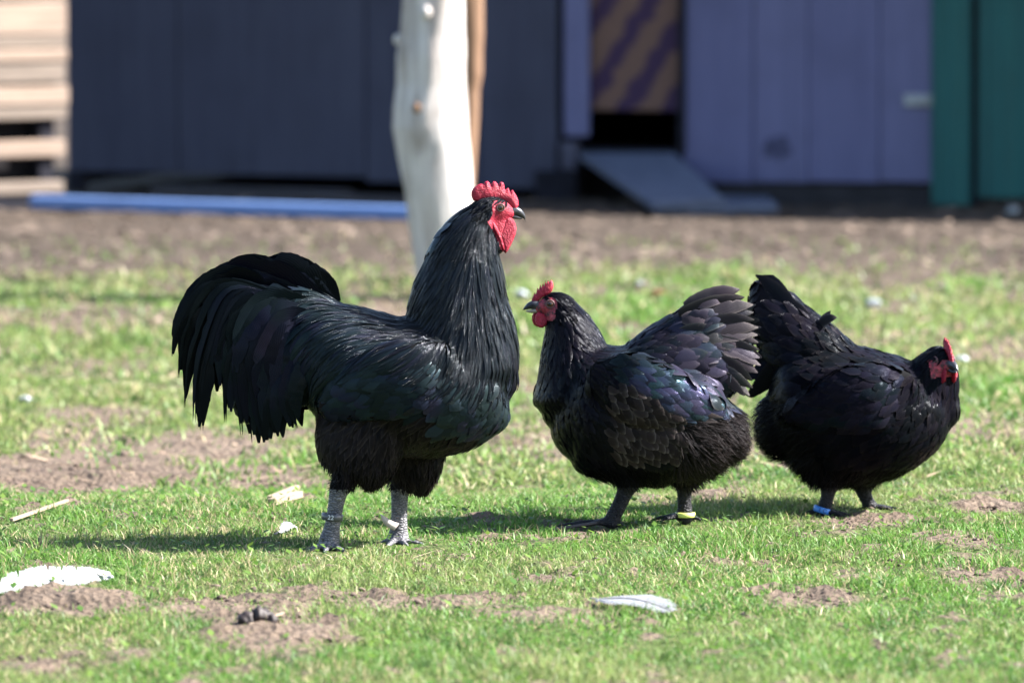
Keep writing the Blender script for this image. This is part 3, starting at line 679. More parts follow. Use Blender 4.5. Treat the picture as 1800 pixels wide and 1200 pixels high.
    def ring(s, u, v, dy, r, h, mat, tilt=0, label=None, text=None, tmat=None, th=1.6):
        bm = bmesh.new(); px = s.px; c = s.L(u, v, dy); n = 28; M_ = Matrix.Translation(c) @ Matrix.Rotation(tilt, 4, 'Y')
        prof = [(r, -h/2), (r+th, -h/2+.8), (r+th, h/2-.8), (r, h/2), (r-.6, h/2-1), (r-.6, -h/2+1)]; R_ = []
        for i in range(n):
            a = 2*math.pi*i/n; R_.append([bm.verts.new(M_ @ (Vector((math.cos(a)*q, math.sin(a)*q, z))*px)) for q, z in prof])
        for i in range(n):
            p, q = R_[i], R_[(i+1) % n]
            for j in range(6): bm.faces.new((p[j], q[j], q[(j+1) % 6], p[(j+1) % 6]))
        bmesh.ops.recalc_face_normals(bm, faces=bm.faces); o = from_bm('leg_ring', bm, mat, s.root, True)
        if label: o['label'] = label
        if text:
            cu = bpy.data.curves.new('ring_number', 'FONT'); cu.body = text; cu.size = h*.95*px; cu.align_x = 'CENTER'; cu.align_y = 'CENTER'; cu.extrude = .2*px
            to = bpy.data.objects.new('tmp', cu); COL.objects.link(to); dg = bpy.context.evaluated_depsgraph_get(); tm = bpy.data.meshes.new_from_object(to.evaluated_get(dg)); bpy.data.objects.remove(to)
            for vv in tm.vertices:                 # wrap the flat figures round the ring
                x, y, z = vv.co; rr = (r+th+.25)*px+z; a = x/((r+th)*px)-.12; vv.co = M_ @ Vector((math.sin(a)*rr, -math.cos(a)*rr, y))
            tm.materials.clear(); link('ring_number', tm, tmat, o)
        return o
def dist_pts(poly): return poly
def toes(b, u, v, dy, r, dirs, ln=62):
    for a, k in dirs:                               # direction on the ground (0 = picture right, 90 = towards the lens)
        c, s_ = math.cos(R(a)), -math.sin(R(a)); pts = []
        for t, h, rr in ((0, 9, r*.8), (.35, 9, r*.62), (.75, 5, r*.5), (1, 1.5, r*.25)):
            d = ln*k*t; pts.append((b.L(u, v, dy)+Vector((c*d, s_*d, h))*b.px, rr))
        C = []
        for (p, rr), (q, r2) in zip(pts, pts[1:]):
            for f in (0, .33, .67): C.append((p.lerp(q, f), rr+(r2-rr)*f))
        C.append(pts[-1]); ax = Vector((-s_, c, 0))
        tube(b.bm, [(p, ax*rr*b.px, Vector((0, 0, 1))*rr*b.px*.9) for p, rr in C], 10)
HUE[0] = .86
# ------------------------------------------------------------------ rooster
rb = Bird('rooster', 'large glossy black rooster with upright red comb and curved tail, facing right', 'rooster', 640, 965, 12.0)
# torso, tail core, neck, thighs, legs
rb.chain([(515,625,0,70,50),(560,622,0,88,88),(610,640,0,100,112),(670,668,0,112,122),(730,680,0,122,126),(790,682,0,112,122),(840,672,0,94,104),(866,662,0,70,80),(880,658,0,40,48)])
rb.chain([(590,620,0,70,60),(530,580,0,72,44),(470,560,0,58,26),(420,560,0,38,14)])
rb.chain([(814,655,0,94,106),(808,597,0,91,92),(806,540,0,84,76),(812,490,0,72,62),(820,440,0,58,50),(832,405,0,42,40),(848,382,0,30,30)])
rb.chain([(856,540,0,34,40),(868,595,0,35,58),(866,650,0,37,74),(843,702,0,35,78),(816,742,0,32,60)])
rb.chain([(560,650,0,60,60),(500,660,0,55,40),(460,690,0,40,26),(440,720,0,22,14)])
rb.chain([(652,720,-40,88,62),(641,780,-48,84,52),(646,808,-52,68,44),(652,832,-56,42,32),(653,846,-56,22,20)])
rb.chain([(612,800,-54,44,34),(606,836,-58,24,24),(600,860,-60,17,17)])
rb.chain([(715,760,50,86,56),(730,815,56,52,46),(738,845,60,32,34),(742,862,60,14,16)])
rb.chain([(715,825,54,34,30),(706,856,58,20,20)])
for pts in ([(597,850,-60,18,17),(590,890,-60,14.5,14),(584,925,-60,14.5,14),(579,950,-60,19,18),(577,964,-60,17,18)], [(703,850,58,18,17),(702,890,58,15,14),(701,925,58,16,15),(700,948,58,20,18),(699,960,58,17,18)]):
    rb.chain(pts, 5, 14)
toes(rb, 577, 968, -60, 11, ((95, 1), (55, 1), (135, .95), (195, .6))); toes(rb, 699, 958, 58, 11, ((70, 1), (30, 1), (110, .95), (200, .6)))
for sg in (-1, 1): rb.chain([(775,640,sg*100,44,20),(730,655,sg*122,62,20),(670,675,sg*122,62,18),(615,698,sg*108,40,14),(575,715,sg*92,20,8)])
rb.vmax = 870; rb.hem = lambda u: max(872-26*((u-648)/58)**2, 880-26*((u-738)/40)**2, 800); H = rb.head_frame(877, 364, 0, (1, .16, 0))
rb.htube([(-40,-18,0,22,20),(-24,-8,0,25,22),(-6,-5,0,24,19),(10,-8,0,19,15),(22,-11,0,12,9.5),(28,-12,0,8,7)], rb.bm)
rb.htube([(8,-14,0,12,11),(0,-32,0,17,13),(-4,-52,0,16,14),(-10,-75,0,20,18)], rb.bm)
FACE_R = [(-16,5),(-8,12),(4,11),(14,8),(40,2),(40,-90),(13,-90),(2,-74),(-8,-50),(-24,-24),(-25,-18),(-14,-14)]
def asg_r(p):
    q = rb.Hinv(p)
    if inside(FACE_R, q.x, q.y): return 1
    u, v = rb.uv(p)
    return 2 if v > 872 or (v > 860 and (578 < u < 612 or 684 < u < 718)) else 0
rb.finish_body(3.0, asg_r, [M_DOWN, M_RED, M_LEG])
COMB_R = [(30,-8),(35,3),(34.5,12),(31,20),(27,26),(24.5,30),(22,29.5),(20.5,26),(19,28.5),(17,33.5),(14.5,33),(12,30),(10,32),(10,38),(8,43),(4,44.5),(1,43),(-1,38.5),(-3.5,42),(-6,45),(-10,45.5),(-13,42),(-14.5,38),(-17,43),(-20,46),(-25,45),(-28,41),(-33,41.5),(-39,39),(-45,34),(-49,27),(-49,19),(-46,13),(-41,9.5),(-34,10),(-24,13),(-12,13),(2,10),(14,6),(22,-2)]
rb.hsheet('comb', COMB_R, 6.5, 0, M_RED, 2.0, 0, 11, .8)
WAT = [(12,-16),(18,-17),(24,-21),(28.5,-29),(30,-38),(28,-48),(24,-58),(19,-68),(13,-78),(9,-82),(7,-72),(2,-56),(-1,-44),(3,-36),(8,-26)]
rb.hsheet('wattle', WAT, 3.2, -7, M_RED, 2.4, -.06, 6); rb.hsheet('wattle', [(x-3, y+2) for x, y in WAT], 3.2, 7, M_RED, 2.4, .06, 6)
rb.hsheet('jowl', [(-24,-20),(-17,-18),(-12,-24),(-6,-34),(2,-50),(8,-68),(10,-82),(4,-74),(-4,-56),(-14,-36)], 3.0, -15, M_RED, 2.4, .06, 5)
for sg in (-1, 1):
    rb.eye(sg, 6.2, 16.5)
    rb.hsheet('ear_lobe', [(-28,-10),(-25,-3),(-18,-2),(-13,-7),(-13,-13),(-18,-17),(-25,-16)], 3.2, sg*18.2, M_LOBE, 2.2, 0, 4)
rb.hpart('upper_beak', [(20,-7,0,8,7.5),(27,-7,0,8.5,7),(34,-9,0,7.5,6),(40,-13,0,5.5,4.4),(44.5,-18,0,3,2.2),(46,-23,0,.6,.5)], M_BEAK)
rb.hpart('lower_beak', [(18,-15,0,4,6),(27,-17,0,4.2,5),(34,-18.5,0,3.2,4),(41,-20.5,0,1.4,1.6)], M_BEAK)
# plumage
G_R = [(850,372,-.7,.7),(835,395,-.5,.85),(800,440,-.45,.9),(850,440,.05,1),(810,500,-.25,1),(870,500,.1,1),(760,520,-.6,.85),(885,560,.1,1),(830,580,-.1,1),(780,590,-.35,.95),(735,570,-.7,.7),(700,575,-.9,.45),
       (890,630,-.05,1),(885,690,-.4,.9),(850,740,-.7,.7),(800,790,-.9,.45),(820,660,-.6,.8),(760,680,-.95,.3),(700,680,-1,.2),(640,695,-.95,.3),(590,710,-.95,.3),(680,590,-.95,.35),(630,570,-.9,.5),(590,550,-.85,.6),(640,630,-.8,.65),(580,620,-.65,.85),(540,580,-.8,.6),(500,640,-.6,.85),(530,700,-.5,.9),(470,560,-.8,.6),(440,700,-.4,1),
       (650,750,-.3,1),(620,800,-.25,1),(650,840,-.1,1),(690,800,-.1,1),(740,820,.2,1),(590,850,-.1,1),(750,780,-.3,1)]
HACK = [(838,350),(862,346),(862,365),(866,392),(890,425),(900,450),(912,615),(908,650),(850,655),(790,648),(740,612),(690,575),(660,550),(720,530),(750,470),(780,415),(810,370)]
TR = {  # L, W, spacing, lift0, lift1, profile, nseg, irid, brown, jitter, follow, part
 'head': (16, 5, 4, .5, 2.5, 'point', 3, .05, 0, .15, 1, 'head_feathers'),
 'hack1': (42, 6.5, 4.6, 1, 5, 'point', 5, .06, 0, .10, .96, 'neck_hackle'),
 'hack2': (80, 8.5, 6.2, 1.5, 8, 'point', 7, .07, 0, .09, .93, 'neck_hackle'),
 'breast': (34, 27, 12.5, 1, 6, 'scale', 5, .38, .12, .12, 1, 'breast_feather', True, 'breast_plumage'),
 'belly': (34, 20, 10, 1, 7, 'soft', 4, .02, .25, .2, .95, 'belly_plumage'),
 'saddle': (74, 10, 7.0, 1, 7, 'point', 6, .22, 0, .10, .92, 'saddle_plumage'),
 'wing': (40, 27, 13.5, 1, 5, 'scale', 5, .26, .0, .08, 1, 'wing_feather', True, 'wing_plumage'),
 'thigh': (38, 15, 8.0, 1, 5, 'soft', 4, 0, .3, .20, 1, 'thigh_plumage'),
 'fluff': (22, 3, 4.0, 1, 9, 'hair', 3, 0, .3, .4, .8, 'thigh_fluff'),
 'tailc': (95, 24, 15, 2, 10, 'point', 6, .28, 0, .12, .75, 'tail_coverts')}
def cls_r(u, v, p, n):
    q = rb.Hinv(p)
    if inside(FACE_R, q.x, q.y) or q.x > 12 and abs(q.y) < 30 and abs(q.z) < 30 and v < 400: return None
    if v > 862: return None
    if q.x > -46 and q.y > -24: return 'head'
    if v < 656 and inside(HACK, u, v): return 'hack1' if v < 445 else 'hack2'
    if u < 560 and v < 740: return 'tailc'
    if v > 735 and u < 770: return 'fluff' if (v > 800 and random.random() < .75) else 'thigh'
    if u > 765: return 'breast' if v < 760 else 'belly'
    if 590 < u <= 770 and 628 < v < 730: return 'wing'
    if v <= 700: return 'saddle'
    return 'thigh'
sets, single = rb.plumage(G_R, cls_r, 90000, TR)
def emit(b, sets, single, cap=290):
    for k, fs in sets.items(): b_ = fs.build(k, b.root, 'stuff')
    for k, lst in single.items():
        wing = None
        if k == 'wing_feather':
            wing = empty('wing', (0, 0, 0)); wing.parent = b.root
        for i, fs in enumerate(lst[:cap]): fs.build(k, wing or b.root)
        if len(lst) > cap:
            r = Feathers()
            for fs in lst[cap:]:
                o = len(r.V); r.V += fs.V; r.fu += fs.fu; r.ft += fs.ft; r.c += fs.c; r.g += fs.g; r.F += [tuple(i+o for i in f) for f in fs.F]
            r.build(k+'s', wing or b.root, 'stuff')
emit(rb, sets, single)
# tail: sickles and coverts, outermost first
SICK = [.45, .8, 1, 1, .95, .85, .6, .1]
def rt(tip, apex, base, W, dy, rag=.12, iri=.14, roll=None):
    iri *= .45
    (tu, tv), (au, av), (bu, bv) = tip, apex, base
    roll = random.uniform(-.35, .35) if roll is None else roll
    mid = ((bu*.45+au*.55)+6, bv*.4+av*.6-8)
    rb.free([(bu, bv, dy*.3), (*mid, dy*.6), (au, av, dy), ((au*.40+tu*.60)-12, av*.5+tv*.5, dy*1.15), (tu, tv, dy*1.1)], W, SICK, roll, 34, rag+.06, iri)
for dy in (-1, 1):
    d = dy
    rt((304,622), (372,494), (585,560), 40, 14*d); rt((318,650), (385,488), (590,556), 44, 22*d); rt((326,700), (395,490), (585,570), 42, 30*d, .2)
    rt((350,750), (405,505), (580,580), 46, 26*d, .18); rt((357,748), (420,520), (580,585), 40, 36*d, .25); rt((352,690), (400,515), (575,590), 46, 20*d)
    rt((440,478), (505,465), (585,540), 48, 6*d, .05); rt((380,560), (430,470), (580,545), 52, 10*d, .05); rt((340,560), (410,480), (585,550), 50, 12*d, .06)
    rt((345,610), (415,500), (580,560), 50, 16*d); rt((385,640), (440,500), (575,565), 52, 18*d); rt((470,470), (530,480), (590,530), 40, 5*d, .05); rt((500,463), (540,486), (592,532), 36, 4*d, .05)
    for k in range(13):
        f = k/12; tip = (386+130*f+random.uniform(-8, 8), 680+90*math.sin(f*2.4)+random.uniform(-14, 10)); apex = (432+80*f, 528+70*f+random.uniform(-8, 8)); base = (585-10*f, 575+60*f)
        rt(tip, apex, base, random.uniform(38, 50), (34+16*f)*d, .08, .22)
    for k in range(9):
        f = k/8; rt((390+random.uniform(-10, 30)+70*f, 610+90*f), (450+50*f, 520+40*f), (590, 560+30*f), random.uniform(36, 46), (38+12*f)*d, .06, .25)
    for k in range(6):
        rt((470+12*k+random.uniform(-6, 6), 766-4*k+random.uniform(-8, 4)), (500+8*k, 640), (575, 600+10*k), 34, (48+3*k)*d, .08, .2)
NARROW = [.5, .9, 1, .95, .8, .6, .35, .04]
for dy in (-1, 1):
    for tip, apex, W in (((301,626),(366,500),17),((312,664),(378,498),18),((322,716),(390,500),16),((340,742),(398,506),18),((354,756),(410,512),15),((366,706),(418,520),16),((384,676),(430,528),18),((398,742),(446,545),20),((424,764),(455,560),18),((446,778),(468,572),16),((462,768),(480,585),20),((492,766),(505,610),18),((520,752),(520,630),18)):
        au, av = apex; tu, tv = tip; bu, bv = 585, 570; tu += random.uniform(-4, 4); roll = random.uniform(-.4, .4)
        rb.free([(bu, bv, dy*16), ((bu*.45+au*.55)+6, bv*.4+av*.6-8, dy*36), (au, av, dy*44), ((au*.40+tu*.60)-14, av*.5+tv*.5, dy*44), (tu, tv, dy*36)], W, NARROW, roll, 30, .16, .10)
# a spur
bm = bmesh.new(); C = catmull([(697,926,44,8,7),(686,921,38,7,6.5),(676,913,34,5,5),(669,904,32,1,1)], 5)
tube(bm, [(rb.L(c[0], c[1], c[2]), Vector((.55, 0, .83))*c[3]*rb.px, Vector((0, 1, 0))*c[4]*rb.px) for c in C], 14)
bmesh.ops.recalc_face_normals(bm, faces=bm.faces); from_bm('spur', bm, M_SPUR, rb.root, True)
M_RING = simple('dark_ring_metal', (.05, .052, .06), .35, .5, .3, 60, .1, .001); M_RINGT = simple('pale_engraving', (.55, .55, .58), .5, .4, .1, 50, 0)
rb.ring(584, 908, -60, 17.5, 12, M_RING, R(6), 'dark ring with pale engraved figures on the near leg', '22', M_RINGT)

HUE[0] = 1.0
# ------------------------------------------------------------------ standing hen
hb = Bird('hen', 'glossy black hen in the middle, facing left towards the rooster, tail raised', 'hen', 1130, 922, 12.35)
hb.chain([(988,706,0,50,60),(1003,710,0,84,92),(1035,714,0,108,120),(1085,728,0,118,132),(1140,738,0,116,136),(1195,745,0,106,130),(1245,760,0,82,108),(1278,765,0,52,70)])
hb.chain([(1120,680,0,66,70),(1180,640,0,74,60),(1240,618,0,84,40),(1262,610,0,80,26),(1274,606,0,66,10)])
hb.chain([(1022,690,0,84,90),(1012,640,0,63,68),(1006,602,0,51,50),(996,570,0,39,37),(982,548,0,28,27)])
hb.chain([(1100,800,-40,70,60),(1104,838,-44,34,34),(1104,856,-46,20,22)]); hb.chain([(1195,800,40,70,60),(1203,840,44,32,34),(1203,856,46,18,20)])
for pts in ([(1106,846,-46,17,16),(1092,880,-46,14,13),(1078,908,-46,14,13),(1072,920,-46,15,15)], [(1203,846,46,15,15),(1203,880,46,13,12),(1204,900,46,14,13),(1204,914,46,14,13)]): hb.chain(pts, 5, 14)
toes(hb, 1070, 926, -46, 10, ((180, 1.5), (150, 1.1), (212, 1.1), (10, .5))); toes(hb, 1204, 915, 46, 10, ((180, 1), (150, .9), (215, .9), (10, .5)))
for sg in (-1, 1): hb.chain([(1055,668,sg*112,40,16),(1105,680,sg*134,58,20),(1165,698,sg*134,54,20),(1220,714,sg*118,34,14),(1262,722,sg*96,18,8)])
hb.vmax = 857; H = hb.head_frame(967, 533, 0, (-1, 0, 0))
hb.htube([(-36,-20,0,20,20),(-22,-7,0,23,21),(-6,-3,0,22,19),(9,-6,0,17,15),(20,-9,0,11,10),(26,-10,0,8,7)], hb.bm)
hb.htube([(8,-12,0,11,10),(0,-22,0,14,13),(-8,-32,0,16,14)], hb.bm)
FACE_H = [(-13,4),(-8,11),(4,11),(14,8),(40,4),(40,-24),(20,-24),(10,-30),(-4,-30),(-10,-24),(-8,-14),(-13,-6)]
def asg_h(p):
    q = hb.Hinv(p)
    if inside(FACE_H, q.x, q.y): return 1
    return 2 if hb.uv(p)[1] > 857 else 0
hb.finish_body(3.0, asg_h, [M_DOWN, M_DRED, M_LEGD])
COMB_H = [(33,2),(32,8),(29,15),(27,19.5),(25.3,15.5),(23.5,22),(22,29),(20,23.5),(18.5,29),(17.5,35),(15.5,27.5),(14,32),(12.5,37),(10.8,30),(9.5,36),(8.3,41),(6.5,34),(5,38),(3.5,42),(1.8,36.5),(0,40),(-2.5,41),(-5,37),(-6,30),(-3,21),(4,15),(11,12),(18,6),(24,0)]
hb.hsheet('comb', COMB_H, 3.6, 0, M_RED, 1.8, 0, 8, .6)
WH = [(20,-14),(24,-17),(27,-23),(27,-31),(24,-38),(19,-42),(13,-42.5),(7,-38),(4,-32),(5,-26),(10,-19)]
hb.hsheet('wattle', WH, 2.6, 9, M_RED, 2.2, .10, 5); hb.hsheet('wattle', [(x+5, y) for x, y in WH], 2.6, -9, M_RED, 2.2, -.10, 5)
for sg in (-1, 1):
    hb.eye(sg, 6.6, 16.5)
    hb.hsheet('ear_lobe', [(-24,-8),(-21,-3),(-14,-4),(-10,-10),(-12,-16),(-19,-16)], 3.0, sg*19, M_LOBE, 2.2, 0, 4)
    hb.hsheet('jowl', [(-16,-19),(-12,-18),(-5,-26),(-4,-32),(-8,-31),(-13,-25)], 2.2, sg*17, M_RED, 2.0, 0, 3)
hb.hpart('upper_beak', [(20,-4,0,8,7.5),(28,-3,0,8,7),(35,-4,0,6.5,5.8),(41,-7,0,4.4,4),(45.5,-10,0,2,1.8),(47,-12,0,.6,.6)], M_BEAK)
hb.hpart('lower_beak', [(17,-12,0,3.8,6),(27,-13.5,0,4,5.4),(35,-14,0,3,4.2),(43,-13.5,0,1.2,1.5)], M_BEAKL)
G_H = [(985,525,.8,.5),(1000,545,.7,.7),(980,570,.2,1),(960,600,.05,1),(1000,610,.3,1),(1040,600,.65,.7),(960,680,.1,1),(1010,680,.3,1),(1060,640,.8,.5),(990,760,.5,.9),(1040,780,.75,.65),(1100,790,.6,.75),(1060,720,.75,.6),(1120,720,.75,.6),(1150,780,.55,.8),(1180,820,.3,1),(1100,680,.9,.4),(1160,690,.9,.35),(1230,715,.95,.3),(1090,625,.95,.3),(1150,625,1,0),(1180,610,.95,-.35),(1230,580,.9,-.45),(1280,550,.9,-.4),(1230,640,1,0),(1290,610,1,.05),(1280,660,.95,.3),(1230,690,.9,.5),(1250,780,.9,.45),(1280,770,.9,.3),(1230,830,.5,.85),(1110,850,.1,1),(1200,850,.1,1)]
TH = {
 'head': (15, 5, 3.8, .5, 2, 'point', 3, .03, .05, .15, 1, 'head_feathers'),
 'neck': (30, 12, 6.5, 1, 4, 'soft', 4, .05, .08, .12, 1, 'neck_plumage'),
 'breast': (32, 22, 10.5, 1, 5, 'soft', 4, .03, .06, .14, 1, 'breast_plumage'),
 'flank': (30, 22, 10.5, 1, 6, 'scale', 5, .02, 1.0, .14, 1, 'flank_feather', True, 'flank_plumage'),
 'back': (36, 20, 10, 1, 5, 'scale', 4, .12, .10, .10, 1, 'back_plumage'),
 'wing': (34, 21, 11.0, 1, 4.5, 'scale', 5, .68, .08, .07, 1, 'wing_feather', True, 'wing_plumage'),
 'wing0': (34, 20, 10.5, 1, 4.5, 'scale', 4, .22, .10, .08, 1, 'wing_plumage'),
 'tailc': (44, 28, 14, 1, 8, 'scale', 5, .32, .35, .16, .9, 'tail_covert', True, 'tail_coverts'),
 'fluff': (36, 2.6, 4.2, 1, 15, 'hair', 3, 0, .40, .35, .45, 'rear_fluff'),
 'fluff0': (30, 2.4, 4.6, 1, 8, 'hair', 3, 0, .05, .35, .6, 'belly_fluff')}
WING_H = [(1050,640),(1090,622),(1150,640),(1205,665),(1262,700),(1275,730),(1200,740),(1160,715),(1120,690),(1085,668)]
def cls_h(u, v, p, n):
    q = hb.Hinv(p)
    if inside(FACE_H, q.x, q.y) or (q.x > 12 and abs(q.y) < 24 and abs(q.z) < 24): return None
    if v > 858: return None
    if q.x > -40 and q.y > -30: return 'head'
    if u < 1065 and v < 660: return 'neck'
    if inside(WING_H, u, v) and abs(n[1]) > .25: return 'wing' if u > 1105 else 'wing0'
    if u > 1175 and v < 712: return 'tailc'
    if v < 650: return 'back'
    if u > 1190 and v > 740 or (u > 1215 and v > 715): return 'fluff'
    if v > 815: return 'fluff0'
    if 1060 < u < 1195 and 670 < v < 800: return 'flank'
    if u >= 1195: return 'fluff'
    return 'breast'
sets, single = hb.plumage(G_H, cls_h, 90000, TH); emit(hb, sets, single)
FL = [.5, .85, 1, 1, .96, .8, .5, .08]
for dy in (-1, 1):
    for k in range(15):                                # tail fan
        f = k/14; v = 509+186*f; u = 1311+26*math.sin(f*2.9+.15)+random.uniform(-9, 5)
        if f < .12: u = 1300+14*f/.12
        an = (-.42+1.05*f)+random.uniform(-.12, .12); ln = random.uniform(95, 130); dx, dz = math.cos(an)*ln, math.sin(an)*ln
        hb.free([(u-dx, v-dz, dy*34), (u-dx*.45, v-dz*.45-4, dy*26), (u-dx*.15, v-dz*.15-2, dy*18), (u, v, dy*11)], random.uniform(25, 33), FL, random.uniform(-.6, .6), 14, .10, .18, .9, .28)
    for k in range(34):
        f = random.random(); g = random.random(); u = 1252+60*g*math.sin(f*2.4+.5)+random.uniform(-6, 6); v = 524+172*f; an = (-.5+1.2*f)+random.uniform(-.3, .3); ln = random.uniform(44, 62)
        hb.free([(u-math.cos(an)*ln, v-math.sin(an)*ln, dy*(40-10*g)), (u-math.cos(an)*ln*.4, v-math.sin(an)*ln*.4-3, dy*(40-14*g)), (u, v, dy*(32-18*g))], random.uniform(20, 29), FL, random.uniform(-.7, .5), 9, .09, .30, .9, .34)
    for k, (tu, tv) in enumerate(((1272,734),(1262,742),(1246,746),(1228,748))):      # folded flight feathers
        hb.free([(1165-4*k, 716+5*k, dy*124), (1210-4*k, 724+5*k, dy*126), (tu, tv, dy*110)], 17, FL, random.uniform(-.1, .25), 8, .04, .05, 1.1, name='flight_feather')
M_RY = simple('yellow_ring_plastic', (.62, .66, .16), .4, .5, .1, 40, .05, .001); M_RB = simple('blue_ring_plastic', (.05, .20, .55), .4, .5, .1, 40, .05, .001); M_RBT = simple('dark_blue_print', (.01, .03, .12), .5, .4, .1, 40, 0)
hb.ring(1204, 904, 46, 16.5, 9, M_RY, 0, 'pale yellow plastic leg ring')

# ------------------------------------------------------------------ walking hen
wb_ = Bird('hen', 'all black hen at the right walking right with lowered head and blue leg ring', 'hen', 1480, 903, 12.62)
wb_.chain([(1372,752,0,60,64),(1400,744,0,106,104),(1440,732,0,126,130),(1495,732,0,122,138),(1550,730,0,112,134),(1600,722,0,92,116),(1640,715,0,66,86),(1660,712,0,40,54)])
wb_.chain([(1456,668,0,74,80),(1412,618,0,66,60),(1376,570,0,50,36),(1350,527,0,32,16),(1342,505,0,16,8)])
wb_.chain([(1590,720,0,76,90),(1622,690,-10,62,70),(1640,660,-22,48,50),(1648,640,-34,36,36)])
wb_.chain([(1450,800,-44,62,56),(1457,845,-48,28,30),(1457,858,-48,17,18)]); wb_.chain([(1520,800,40,62,60),(1518,846,44,28,30),(1518,860,46,17,18)])
for pts in ([(1458,846,-48,15,15),(1454,875,-48,12.5,12),(1448,893,-48,12.5,12),(1444,906,-48,14,14)], [(1513,852,46,15,15),(1524,878,46,12,12),(1533,892,46,12,12),(1536,900,46,13,13)]): wb_.chain(pts, 5, 14)
toes(wb_, 1444, 908, -48, 10, ((0, .9), (35, .9), (-30, .9), (185, .7))); toes(wb_, 1536, 901, 46, 10, ((0, 1), (35, 1), (-30, 1), (185, .5)))
for sg in (-1, 1): wb_.chain([(1590,690,sg*104,42,16),(1540,698,sg*132,58,20),(1480,708,sg*134,54,20),(1420,722,sg*116,32,14),(1385,730,sg*94,16,8)])
wb_.vmax = 857; H = wb_.head_frame(1659, 633, -52, (.48, -.86, -.12))
wb_.htube([(-36,-16,0,24,24),(-22,-5,0,25,23),(-6,-2,0,23,19),(9,-6,0,17,15),(20,-9,0,11,10),(26,-10,0,8,7)], wb_.bm)
wb_.htube([(8,-12,0,11,10),(0,-22,0,14,13),(-8,-32,0,16,16)], wb_.bm)
FACE_W = [(-13,-4),(-6,4),(8,4),(40,2),(40,-24),(20,-24),(10,-30),(-4,-30),(-10,-24),(-12,-12)]
def asg_w(p):
    q = wb_.Hinv(p)
    if inside(FACE_W, q.x, q.y) and abs(q.z) < 30: return 1
    return 2 if wb_.uv(p)[1] > 857 else 0
wb_.finish_body(3.0, asg_w, [M_DOWN, M_DRED, M_LEGD])
wb_.hsheet('comb', COMB_H, 3.8, 0, M_RED, 1.8, 0, 8, 1.2)
wb_.hsheet('wattle', [(x, y+4) for x, y in WH], 2.6, 9, M_RED, 2.2, .10, 5); wb_.hsheet('wattle', [(x, y+4) for x, y in WH], 2.6, -9, M_RED, 2.2, -.10, 5)
for sg in (-1, 1):
    wb_.eye(sg, 6.6, 16.5)
    wb_.hsheet('jowl', [(-16,-15),(-12,-8),(-5,-22),(-2,-32),(-8,-31),(-13,-25)], 2.2, sg*18, M_RED, 2.0, 0, 3)
wb_.hpart('upper_beak', [(20,-4,0,8,7.5),(28,-3,0,8,7),(35,-4,0,6.5,5.8),(41,-7,0,4.4,4),(45.5,-10,0,2,1.8),(47,-12,0,.6,.6)], M_BEAK)
wb_.hpart('lower_beak', [(17,-12,0,3.8,6),(27,-13.5,0,4,5.4),(35,-14,0,3,4.2),(43,-13.5,0,1.2,1.5)], M_BEAK)
G_W = [(1640,610,-.7,.6),(1660,620,-.4,.8),(1640,660,-.3,1),(1600,640,-.8,.5),(1670,680,0,1),(1660,740,-.4,.9),(1610,700,-.7,.6),(1620,790,-.8,.5),(1560,800,-.7,.7),(1550,650,-.95,.2),(1500,640,-1,-.05),(1560,720,-.9,.4),(1480,710,-.95,.3),(1410,725,-.95,.3),(1460,610,-.85,-.45),(1420,570,-.75,-.6),(1380,520,-.75,-.6),(1350,560,-.9,-.2),(1380,640,-.9,0),(1440,660,-.95,-.1),(1400,780,-.8,.5),(1370,770,-.9,.4),(1450,840,-.3,1),(1520,850,-.1,1),(1500,800,-.6,.8)]
TW = {k: (*v[:8], *v[8:]) for k, v in TH.items()}
def low(t, **k): return t
GLOSS['breast'] = -.15; GLOSS['wing'] = -.25; GLOSS['back'] = -.2; GLOSS['neck'] = -.25; GLOSS['flank'] = -.2; TW['flank'] = (36, 26, 13, 1, 5, 'scale', 5, .02, .05, .14, 1, 'flank_plumage'); TW['wing'] = (36, 22, 11.5, 1, 4.5, 'scale', 5, .10, .08, .07, 1, 'wing_feather', True, 'wing_plumage')
TW['back'] = (38, 21, 10.5, 1, 6, 'scale', 4, .05, .10, .16, 1, 'back_plumage'); TW['tailc'] = (46, 26, 14, 1, 8, 'scale', 5, .06, .10, .16, .9, 'tail_covert', True, 'tail_coverts')
TW['fluff'] = (36, 2.6, 4.2, 1, 14, 'hair', 3, 0, .08, .35, .45, 'rear_fluff'); TW['fluff0'] = (30, 2.4, 4.6, 1, 8, 'hair', 3, 0, .08, .35, .6, 'belly_fluff')
WING_W = [(1600,655),(1540,640),(1470,665),(1400,705),(1385,735),(1450,755),(1520,755),(1580,735)]
def cls_w(u, v, p, n):
    q = wb_.Hinv(p)
    if (inside(FACE_W, q.x, q.y) and abs(q.z) < 30) or (q.x > 12 and abs(q.y) < 24 and abs(q.z) < 24): return None
    if v > 858: return None
    if q.x > -36 and q.y > -30 and abs(q.z) < 36: return 'head'
    if inside(WING_W, u, v) and abs(n[1]) > .25: return 'wing'
    if u > 1600 and v < 700: return 'neck'
    if u < 1425 and v < 690: return 'tailc'
    if v < 665: return 'back'
    if u < 1440 and v > 700: return 'fluff'
    if v > 815: return 'fluff0'
    if u < 1560: return 'flank'
    return 'breast'
sets, single = wb_.plumage(G_W, cls_w, 80000, TW); emit(wb_, sets, single)
for dy in (-1, 1):
    for k in range(9):
        f = k/8; tip = (1345-38*f**.8+random.uniform(-3, 3), 486+205*f**1.3)
        if f < .2: tip = (1338+22*(f/.2)-10, 484+4*f)
        wb_.free([(1440, 600+30*f, dy*26), (1395-10*f, 560*(1-f)+640*f-10, dy*26), (tip[0]+16, tip[1]+8*(1-f), dy*14), tip+(dy*10,)], 40, FL, random.uniform(-.3, .3), 12, .05, .06, .1)
